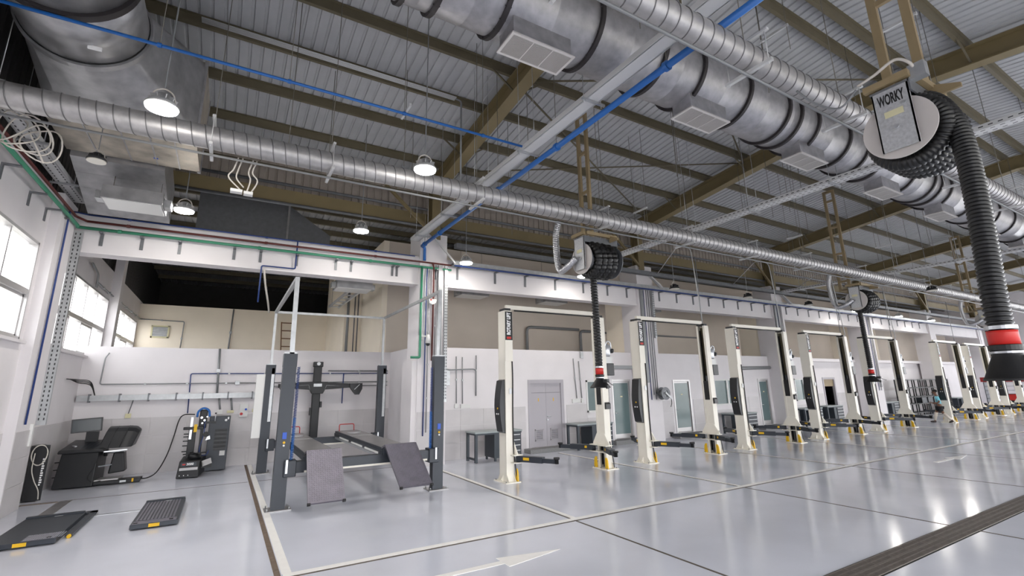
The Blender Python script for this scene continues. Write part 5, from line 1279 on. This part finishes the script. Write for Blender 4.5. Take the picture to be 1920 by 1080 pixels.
conduit([(-0.12, yb, 2.14), (-0.06, yb, 1.78)], 'pale conduit below the trunking over the black cabinet', 'conduit_grey', 0.03)
conduit([(0.22, yb, 2.14), (0.28, yb, 1.75)], 'second pale conduit below the trunking over the black cabinet', 'conduit_grey', 0.03)
conduit([(-2.35, yb, 2.14), (-2.42, yb, 1.75)], 'short dark conduit to a small socket above the balancer', 'zinc_dark', 0.014)
boxy('socket_box', 'small yellowish socket above the balancer', -2.42, 18.69, 1.62, 0.14, 0.06, 0.13, 'box_yellowish')
boxy('socket_box', 'small socket under the twin conduit near the tyre changer', -0.06, 18.69, 1.63, 0.16, 0.06, 0.13, 'box_white')
boxy('socket_box', 'double socket left of the red and blue panel', 0.24, 18.69, 1.66, 0.2, 0.05, 0.08, 'box_yellowish')
boxy('power_panel', 'white power panel with red and blue sockets on the low partition', 0.62, 18.69, 1.52, 0.24, 0.10, 0.42, 'box_white', '-y', [(-0.06, 0.10, 0.045, 'red_plastic'), (0.06, 0.24, 0.035, 'blue_plastic'), (-0.05, 0.25, 0.035, 'box_white')])
boxy('socket_box', 'small yellowish socket beside the white power panel', 0.95, 18.69, 1.66, 0.16, 0.05, 0.10, 'box_yellowish')
boxy('power_panel', 'white power panel at the foot of the slotted channel by the window', -3.58, 14.55, 1.28, 0.22, 0.10, 0.46, 'box_white', '-y', [(0.03, 0.10, 0.04, 'red_plastic'), (0.03, 0.20, 0.03, 'blue_plastic')])
boxy('junction_box', 'grey junction box on the conduit of the low partition', 0.35, 18.66, 2.56, 0.14, 0.07, 0.13, 'zinc')
# cables bunched at the partition corner
cbx = thing('cable_bundle', 'dark cable bundle entering the trunking in the corner', 'cable', (-3.3, 18.4, 2.2)); O = cbx.location.copy()
for k in range(4): MB(O).tube(smooth([(-3.66, 17.2 + 0.1 * k, 2.75), (-3.52, 17.8, 2.74 - 0.03 * k), (-3.35, 18.3, 2.68 - 0.03 * k), (-3.25, 18.55, 2.28)], 6), 0.011, 6).build('cable', 'black_rubber', cbx)
# office wall: conduits, sockets
yo = 15.36
conduit([(6.84, yo, 3.40), (6.86, yo, 1.82)], 'thin grey conduit on the office wall right of the first pillar')
conduit([(7.07, yo, 3.38), (7.09, yo, 1.80)], 'second thin grey conduit on the office wall right of the first pillar')
conduit([(6.3, yo, 2.99), (6.62, yo, 2.94), (7.52, yo, 2.97), (7.60, yo, 2.92), (7.60, yo, 2.05)], 'bent grey conduit on the office wall near the first lift', r=0.024)
conduit([(7.61, yo, 3.45), (7.61, yo, 2.95)], 'short grey riser above the bent conduit', r=0.02)
boxy('socket_box', 'single socket under the thin conduit by the first pillar', 6.86, 15.39, 1.66, 0.13, 0.05, 0.14, 'box_white')
boxy('socket_box', 'wide triple socket under the thin conduit by the first pillar', 7.2, 15.39, 1.64, 0.36, 0.05, 0.14, 'box_white')
boxy('wall_vent', 'small grey slatted box beside the first pillar', 6.45, 15.39, 2.42, 0.3, 0.05, 0.5, 'zinc', extra=[])
conduit([(11.95, yo, 3.4), (12.05, yo, 1.85)], 'thin grey conduit right of the grey double door'); conduit([(12.22, yo, 3.3), (12.30, yo, 1.85)], 'second thin grey conduit right of the grey double door')
boxy('socket_box', 'wide socket right of the grey double door', 12.0, 15.39, 1.68, 0.36, 0.05, 0.14, 'box_white'); boxy('socket_box', 'single socket right of the grey double door', 12.34, 15.39, 1.68, 0.14, 0.05, 0.14, 'box_white')
boxy('sensor_box', 'small grey sensor high on the office wall above the double door', 12.38, 15.39, 3.42, 0.14, 0.08, 0.26, 'zinc')
boxy('cable_duct', 'grey trunking band above the first glass door', 14.4, 15.02, 2.98, 1.6, 0.08, 0.14, 'conduit_grey', cat='cable duct')
conduit([(22.3, 15.31, 2.15), (22.3, 15.31, 3.05), (25.2, 15.31, 3.1)], 'thick bent grey duct beside the third glass door', 'conduit_grey', 0.09, 0.3, clips=False)
boxy('power_panel', 'white socket panel with a grey hose behind the third cream lift', 22.6, 15.39, 1.55, 0.35, 0.1, 0.6, 'box_white', '-y', [(0.06, 0.15, 0.05, 'red_plastic'), (0.06, 0.3, 0.04, 'zinc_dark')])
boxy('air_outlet', 'small blue and silver air outlet on the tiled wall', 25.5, 15.36, 0.95, 0.12, 0.1, 0.2, 'bright_steel', '-y', [(0, 0.2, 0.05, 'blue_plastic')], 'air outlet')
conduit([(25.55, 14.66, 6.3), (25.55, 14.66, 1.9)], 'blue pipe down the third pillar', 'pipe_navy', 0.02)
# upper wall trunking loops
conduit([(12.0, 18.85, 3.75), (12.0, 18.85, 5.08), (15.1, 18.85, 5.08)], 'grey trunking loop on the taupe wall above the first lift', 'conduit_grey', 0.07, 0.25, clips=False)
conduit([(15.2, 18.85, 3.75), (15.2, 18.85, 5.02), (15.85, 18.85, 5.02)], 'grey trunking on the taupe wall beside the second pillar', 'conduit_grey', 0.07, 0.2, clips=False)
conduit([(16.3, 18.93, 5.0), (24.6, 18.93, 5.0)], 'straight grey trunking on the taupe wall above the second lift', 'conduit_grey', 0.05, clips=False)
# cream wall: louvre, conduits, ladder
lv = thing('wall_louvre', 'small wooden-framed louvre on the cream wall', 'vent', (-2.82, 27, 5.0)); O = lv.location.copy()
f = MB(O)
for q in ((-3.16, -2.48, 4.80, 4.86), (-3.16, -2.48, 5.30, 5.36), (-3.16, -3.10, 4.8, 5.36), (-2.54, -2.48, 4.8, 5.36)): f.box(q[0], q[1], 26.94, 27.0, q[2], q[3])
f.build('louvre_frame', 'box_yellowish', lv); MB(O).box(-3.10, -2.54, 26.985, 26.99, 4.86, 5.30).build('louvre_backing', 'slot_dark', lv)
for k in range(6): MB(O).bar((-3.10, 26.965, 4.90 + k * 0.07), (-2.54, 26.965, 4.90 + k * 0.07), 0.012, 0.055).build('louvre_slat', 'zinc', lv)
conduit([(-3.66, 26.94, 5.62), (-1.95, 26.94, 5.58), (-1.98, 26.94, 4.0)], 'thin grey conduit around the louvre on the cream wall', r=0.022)
conduit([(0.0, 26.94, 6.3), (-0.05, 26.94, 4.0)], 'vertical grey conduit on the cream wall', r=0.035)
conduit([(-3.62, 17.4, 6.0), (-3.62, 18.3, 5.85), (-3.62, 18.3, 5.45)], 'grey conduit bent over the second end window', r=0.03, rad=0.2)
conduit([(-3.62, 18.3, 5.62), (-3.62, 21.0, 5.6), (-3.62, 26.9, 5.62)], 'grey conduit above the two far end windows', r=0.025)
ld = thing('wall_ladder', 'narrow brown wooden ladder leaning on the cream wall', 'ladder', (2.5, 26.9, 4.0)); O = ld.location.copy()
for (a, b) in (((2.18, 26.9, 5.78), (2.28, 26.9, 4.0)), ((2.80, 26.9, 5.80), (2.66, 26.9, 4.0))): MB(O).bar(a, b, 0.05, 0.05).build('ladder_rail', 'brown_wood', ld)
for k in range(5): MB(O).bar((2.19 + 0.02 * k, 26.9, 5.74 - 0.4 * k), (2.79 - 0.03 * k, 26.9, 5.74 - 0.4 * k), 0.04, 0.05).build('ladder_rung', 'brown_wood', ld)
for (x, z1, lab) in ((4.55, 7.5, 'thick grey riser pipe on the tall cream block'), (4.85, 7.6, 'thin dark riser pipe on the tall cream block'), (5.0, 8.0, 'thin grey riser pipe near the edge of the cream block')):
    conduit([(x, 22.5 - (0.06 if x < 4.6 else 0.024), 3.6), (x, 22.5 - (0.06 if x < 4.6 else 0.024), z1)], lab, 'conduit_grey' if x < 4.6 else 'zinc_dark', 0.06 if x < 4.6 else 0.025, clips=False)
lt = thing('cable_ladder', 'pale cable ladder hanging in the dark space behind the beam', 'cable tray', (4.2, 20.5, 6.0)); O = lt.location.copy()
for dx in (-0.2, 0.2): MB(O).box(3.9 + dx - 0.03, 3.9 + dx + 0.03, 18.2, 22.4, 5.95, 6.05).build('ladder_rail', 'tray_white', lt)
for k in range(6): MB(O).box(3.7, 4.1, 18.4 + k * 0.75, 18.46 + k * 0.75, 5.96, 6.0).build('ladder_rung', 'tray_white', lt)
for y in (18.6, 21.8): MB(O).cyl((3.7, y, 6.0), (3.7, y, 9.0), 0.008, 5).build('hanger_rod', 'rod_steel', lt)
# pillar fittings
cv = thing('security_camera', 'white dome camera on a bracket on the first pillar', 'camera', (5.42, 14.6, 3.6)); O = cv.location.copy()
MB(O).box(5.22, 5.34, 14.62, 14.70, 3.86, 4.02).build('mount', 'box_white', cv); MB(O).bar((5.3, 14.6, 3.96), (5.46, 14.52, 3.98), 0.05, 0.05).build('bracket_arm', 'box_white', cv)
MB(O).tube([(5.46, 14.5, 4.02), (5.46, 14.5, 3.9), (5.46, 14.5, 3.74)], [0.05, 0.075, 0.085], 16).build('dome_housing', 'box_white', cv); MB(O).tube([(5.46, 14.5, 3.74), (5.46, 14.5, 3.69), (5.46, 14.5, 3.66)], [0.07, 0.06, 0.03], 16).build('dome_glass', 'black_plastic', cv)
sp = thing('wall_sounder', 'small off-white sounder high on the first pillar', 'sounder', (5.62, 14.65, 5.05)); O = sp.location.copy()
MB(O).prism([(5.5, 5.2), (5.78, 5.2), (5.72, 5.08), (5.62, 5.02), (5.52, 5.06)], 14.56, 14.70, 'xz').build('horn', 'box_white', sp); MB(O).box(5.54, 5.58, 14.55, 14.56, 5.15, 5.2).build('lens', 'red', sp)
conduit([(5.75, 14.66, 6.4), (5.75, 14.66, 3.3)], 'thin dark pipe down the first pillar', 'zinc_dark', 0.014); conduit([(5.52, 14.66, 6.2), (5.52, 14.66, 1.0)], 'thin grey pipe down the first pillar', 'conduit_grey', 0.014)
# light-coloured flat duct at the top of the first pillar
tag(MB((6.1, 14.4, 6.4)).bar((5.6, 14.55, 7.35), (6.25, 14.2, 6.42), 0.20, 0.05).build('cable_duct', 'tray_white'), 'slanting pale tray drop beside the first pillar top', 'cable duct', 'slanting tray drops')
for i, x in enumerate((15.9, 26.0)):
    tag(MB((x + .3, 14.4, 6.4)).bar((x - 0.3, 14.55, 7.2), (x + 0.35, 14.3, 6.5), 0.20, 0.05).build('cable_duct', 'tray_white'), 'slanting pale tray drop beside the %s pillar top' % ('second', 'third')[i], 'cable duct', 'slanting tray drops')
# thin hanger frames above the tray of the lift bays
for i, (x0, z0) in enumerate(((16.2, 7.0), (21.5, 7.0), (26.5, 7.0), (31.6, 7.0))):
    t = thing('lift_feed_conduit', 'thin white feed conduit arching down to the %s cream lift' % ORD[i + 1], 'conduit', (x0, 13, 6.5), group='feed conduits to the lifts'); O = t.location.copy()
    xr = LX[i + 1][0] + 3.30
    MB(O).tube(roundpath([(x0 - 0.2, 14.3, 7.06), (xr - 0.1, 11.9, 7.55), (xr + 0.02, 11.4, 7.4), (xr + 0.06, 11.25, 4.45)], 0.25), 0.018, 6).build('tube', 'tray_white', t)
# many thin roof hanger rods
for i, (x, y) in enumerate([(0.6, 9.5), (1.6, 11.2), (3.2, 10.4), (4.0, 12.2), (5.9, 9.0), (6.5, 11.0), (7.3, 12.2), (8.4, 6.6), (9.6, 7.6), (10.4, 11.5), (9.0, 9.8), (13.2, 8.0), (14.1, 10.9), (16.9, 8.2), (18.3, 11.2), (19.3, 6.8), (22.8, 9.8), (24.1, 7.2)]):
    MB((0, 4.5, 10)).cyl((x, y, 7.0 + 0.3 * (i % 3)), (x, y, zf(y) + 0.73), 0.008, 5).build('hanger_rod', 'rod_steel', ceil)
for i, (x, y, z) in enumerate(((10.6, 9.9, 7.6), (13.5, 7.2, 7.6), (17.5, 9.0, 7.5), (22.0, 8.0, 7.5), (9.5, 2.6, 8.4), (8.6, 4.2, 9.0))):
    t = MB((0, 4.5, 10)).box(x - 0.02, x + 0.02, y - 0.28, y + 0.28, z, z + 0.05).build('strut_hanger', 'tray_white', ceil)
    for s in (-1, 1): MB((0, 4.5, 10)).cyl((x, y + s * 0.25, z - 0.5), (x, y + s * 0.25, zf(y) + 0.73), 0.007, 5).build('rod', 'rod_steel', t)
# conduits bundled along a purlin
pc = thing('conduit_bundle', 'four thin pale conduits fixed side by side along a purlin', 'conduit', (1, 10.7, 9.4)); O = pc.location.copy()
for k in range(4): MB(O).tube([(-1.2, 10.62 - 0.05 * k, zf(10.8) + ZS - 0.25), (4.6, 10.62 - 0.05 * k, zf(10.8) + ZS - 0.25)], 0.016, 6).build('tube', 'tray_white', pc)
MB(O).tube(roundpath([(4.6, 10.55, zf(10.8) + ZS - 0.25), (4.75, 10.5, zf(10.8) + ZS - 0.3), (4.75, 10.5, 7.2)], 0.1), 0.025, 6).build('down_tube', 'conduit_grey', pc)

# ------------------------------------------------------------------ far end: stand with a red sign, red trolley
st = thing('display_stand', 'grey shelving with a red sign board at the far end', 'shelf', (51.5, 12.6, 0)); O = st.location.copy()
for k in range(6): MB(O).box(51.2, 51.8, 11.6, 14.0, 0.5 + k * 0.3, 0.54 + k * 0.3).build('shelf', 'zinc', st)
for y in (11.6, 13.95): MB(O).box(51.2, 51.8, y, y + 0.05, 0, 2.4).build('side_panel', 'zinc_dark', st)
sg = MB(O).box(51.12, 51.2, 11.4, 14.1, 2.05, 2.4).build('sign_board', 'dark_red', st)
MB(O).box(51.11, 51.12, 11.6, 13.9, 2.14, 2.31).build('sign_panel', 'white_print', sg)
tt = thing('tool_trolley', 'red tool trolley with black base at the far end', 'trolley', (50.3, 12.2, 0)); O = tt.location.copy()
MB(O).box(49.9, 50.7, 11.8, 12.8, 0.72, 1.15).build('body', 'red', tt); MB(O).box(49.95, 50.65, 11.85, 12.75, 0.12, 0.72).build('base', 'black_metal', tt); MB(O).box(49.88, 50.72, 11.78, 12.82, 1.15, 1.18).build('tray', 'black_plastic', tt)
for (a, b) in ((50.0, 11.9), (50.6, 11.9), (50.0, 12.7), (50.6, 12.7)): MB(O).cyl((a, b - 0.02, 0.06), (a, b + 0.02, 0.06), 0.06, 10).build('castor', 'black_rubber', tt)

# ------------------------------------------------------------------ walking person
def skin_body(name, joints, edges, m, parent, sub=2):
    me = bpy.data.meshes.new(name); me.from_pydata([j[0] for j in joints], edges, [])
    o = bpy.data.objects.new(name, me); COL.objects.link(o); o.parent = parent
    md = o.modifiers.new('skin', 'SKIN'); sk = me.skin_vertices.new() if not me.skin_vertices else me.skin_vertices[0]
    for i, j in enumerate(joints):
        r = j[1]; me.skin_vertices[0].data[i].radius = (r, r) if not isinstance(r, tuple) else r
        me.skin_vertices[0].data[i].use_root = (i == 0)
    md.use_smooth_shade = True
    s = o.modifiers.new('smooth', 'SUBSURF'); s.levels = sub; s.render_levels = sub
    me.materials.append(MATS[m]); return o
# local frame: faces -X after rotation; here built facing +Y, then turned
pr_ = thing('person', 'person walking past the black rack in pale blue shirt and black shorts, holding a phone', 'person', (34.2, 11.35, 0), R(18))
J = [((0, 0, 0.90), (0.14, 0.10)), ((0, 0.03, 1.10), (0.135, 0.10)), ((0, 0.05, 1.30), (0.15, 0.105)), ((0, 0.06, 1.40), (0.10, 0.08)), ((0, 0.085, 1.47), 0.05), ((0, 0.11, 1.55), 0.075), ((0, 0.12, 1.66), 0.085), ((0, 0.11, 1.71), 0.05),
     ((0.18, 0.05, 1.36), 0.06), ((0.22, 0.0, 1.10), 0.045), ((0.17, 0.22, 1.04), 0.036), ((0.13, 0.30, 1.06), 0.03),
     ((-0.18, 0.05, 1.36), 0.06), ((-0.23, -0.02, 1.10), 0.045), ((-0.17, 0.20, 1.02), 0.036), ((-0.12, 0.30, 1.05), 0.03),
     ((0.09, 0.01, 0.84), 0.085), ((0.10, 0.22, 0.50), 0.06), ((0.10, 0.32, 0.10), 0.04), ((0.10, 0.33, 0.05), 0.04), ((0.10, 0.48, 0.04), 0.035),
     ((-0.09, 0.0, 0.84), 0.085), ((-0.10, -0.08, 0.50), 0.06), ((-0.10, -0.38, 0.16), 0.04), ((-0.10, -0.40, 0.09), 0.04), ((-0.10, -0.27, 0.035), 0.035)]
Ed = [(0, 1), (1, 2), (2, 3), (3, 4), (4, 5), (5, 6), (6, 7), (2, 8), (8, 9), (9, 10), (10, 11), (2, 12), (12, 13), (13, 14), (14, 15), (0, 16), (16, 17), (17, 18), (18, 19), (19, 20), (0, 21), (21, 22), (22, 23), (23, 24), (24, 25)]
skin_body('body', J, Ed, 'skin', pr_)
skin_body('shirt', [((0, 0.0, 0.92), (0.16, 0.125)), ((0, 0.03, 1.10), (0.155, 0.12)), ((0, 0.05, 1.30), (0.17, 0.125)), ((0, 0.06, 1.40), (0.11, 0.095)), ((0.18, 0.05, 1.36), 0.078), ((0.215, 0.01, 1.17), 0.07), ((-0.18, 0.05, 1.36), 0.078), ((-0.225, -0.01, 1.17), 0.07)], [(0, 1), (1, 2), (2, 3), (2, 4), (4, 5), (2, 6), (6, 7)], 'shirt_blue', pr_)
skin_body('shorts', [((0, 0, 0.90), (0.155, 0.12)), ((0.09, 0.03, 0.80), 0.11), ((0.10, 0.17, 0.58), 0.085), ((-0.09, -0.01, 0.80), 0.11), ((-0.10, -0.05, 0.58), 0.085)], [(0, 1), (1, 2), (0, 3), (3, 4)], 'shorts_black', pr_)
for (a, b, c) in (((0.10, 0.20, 0.54), (0.10, 0.26, 0.35), (0.10, 0.315, 0.12)), ((-0.10, -0.09, 0.50), (-0.10, -0.24, 0.32), (-0.10, -0.375, 0.18))):
    MB().tube([a, b, c], [0.075, 0.070, 0.055], 14).build('trouser_leg', 'trouser_cream', pr_)
for (a, b) in (((0.10, 0.28, 0.045), (0.10, 0.53, 0.04)), ((-0.10, -0.43, 0.12), (-0.10, -0.24, 0.03))):
    a = Vector(a); b = Vector(b); MB().tube([a, a.lerp(b, 0.15), a.lerp(b, 0.6), b], [0.03, 0.05, 0.05, 0.028], 12).build('shoe', 'shoe_dark', pr_)
MB().tube([(0, 0.05, 1.62), (0, 0.07, 1.66), (0, 0.09, 1.72), (0, 0.10, 1.765), (0, 0.10, 1.785)], [0.075, 0.10, 0.10, 0.07, 0.02], 16).build('hair', 'hair_black', pr_)
MB().tube([(0, 0.21, 1.64), (0, 0.235, 1.615), (0, 0.215, 1.60)], [0.012, 0.018, 0.01], 8).build('nose', 'skin', pr_)
for s in (-1, 1):
    MB().tube([(s * 0.095, 0.11, 1.67), (s * 0.105, 0.105, 1.64), (s * 0.095, 0.11, 1.60)], [0.012, 0.022, 0.01], 8).build('ear', 'skin', pr_)
    hx_ = s * 0.125; MB().box(hx_ - 0.035, hx_ + 0.035, 0.29, 0.37, 1.04, 1.075).build('palm', 'skin', pr_, bevel=0.012)
    for k, L in enumerate((0.055, 0.065, 0.06, 0.045)):
        fx = hx_ - 0.027 + k * 0.018; MB().tube([(fx, 0.365, 1.055), (fx, 0.365 + L * 0.5, 1.07), (fx, 0.365 + L * 0.6, 1.095)], [0.009, 0.008, 0.006], 6).build('finger', 'skin', pr_)
    MB().tube([(hx_ - s * 0.03, 0.31, 1.07), (hx_ - s * 0.05, 0.35, 1.09), (hx_ - s * 0.045, 0.375, 1.105)], [0.01, 0.009, 0.007], 6).build('thumb', 'skin', pr_)
ph = thing('phone', 'small dark phone held by the walking person', 'phone', (34.2, 11.35, 0), R(18))
MB().box(-0.09, 0.09, 0.33, 0.42, 1.10, 1.112).build('phone_body', 'black_plastic', ph); MB().box(-0.08, 0.08, 0.34, 0.41, 1.112, 1.114).build('phone_screen', 'screen_dark', ph)
bpy.context.view_layer.update()
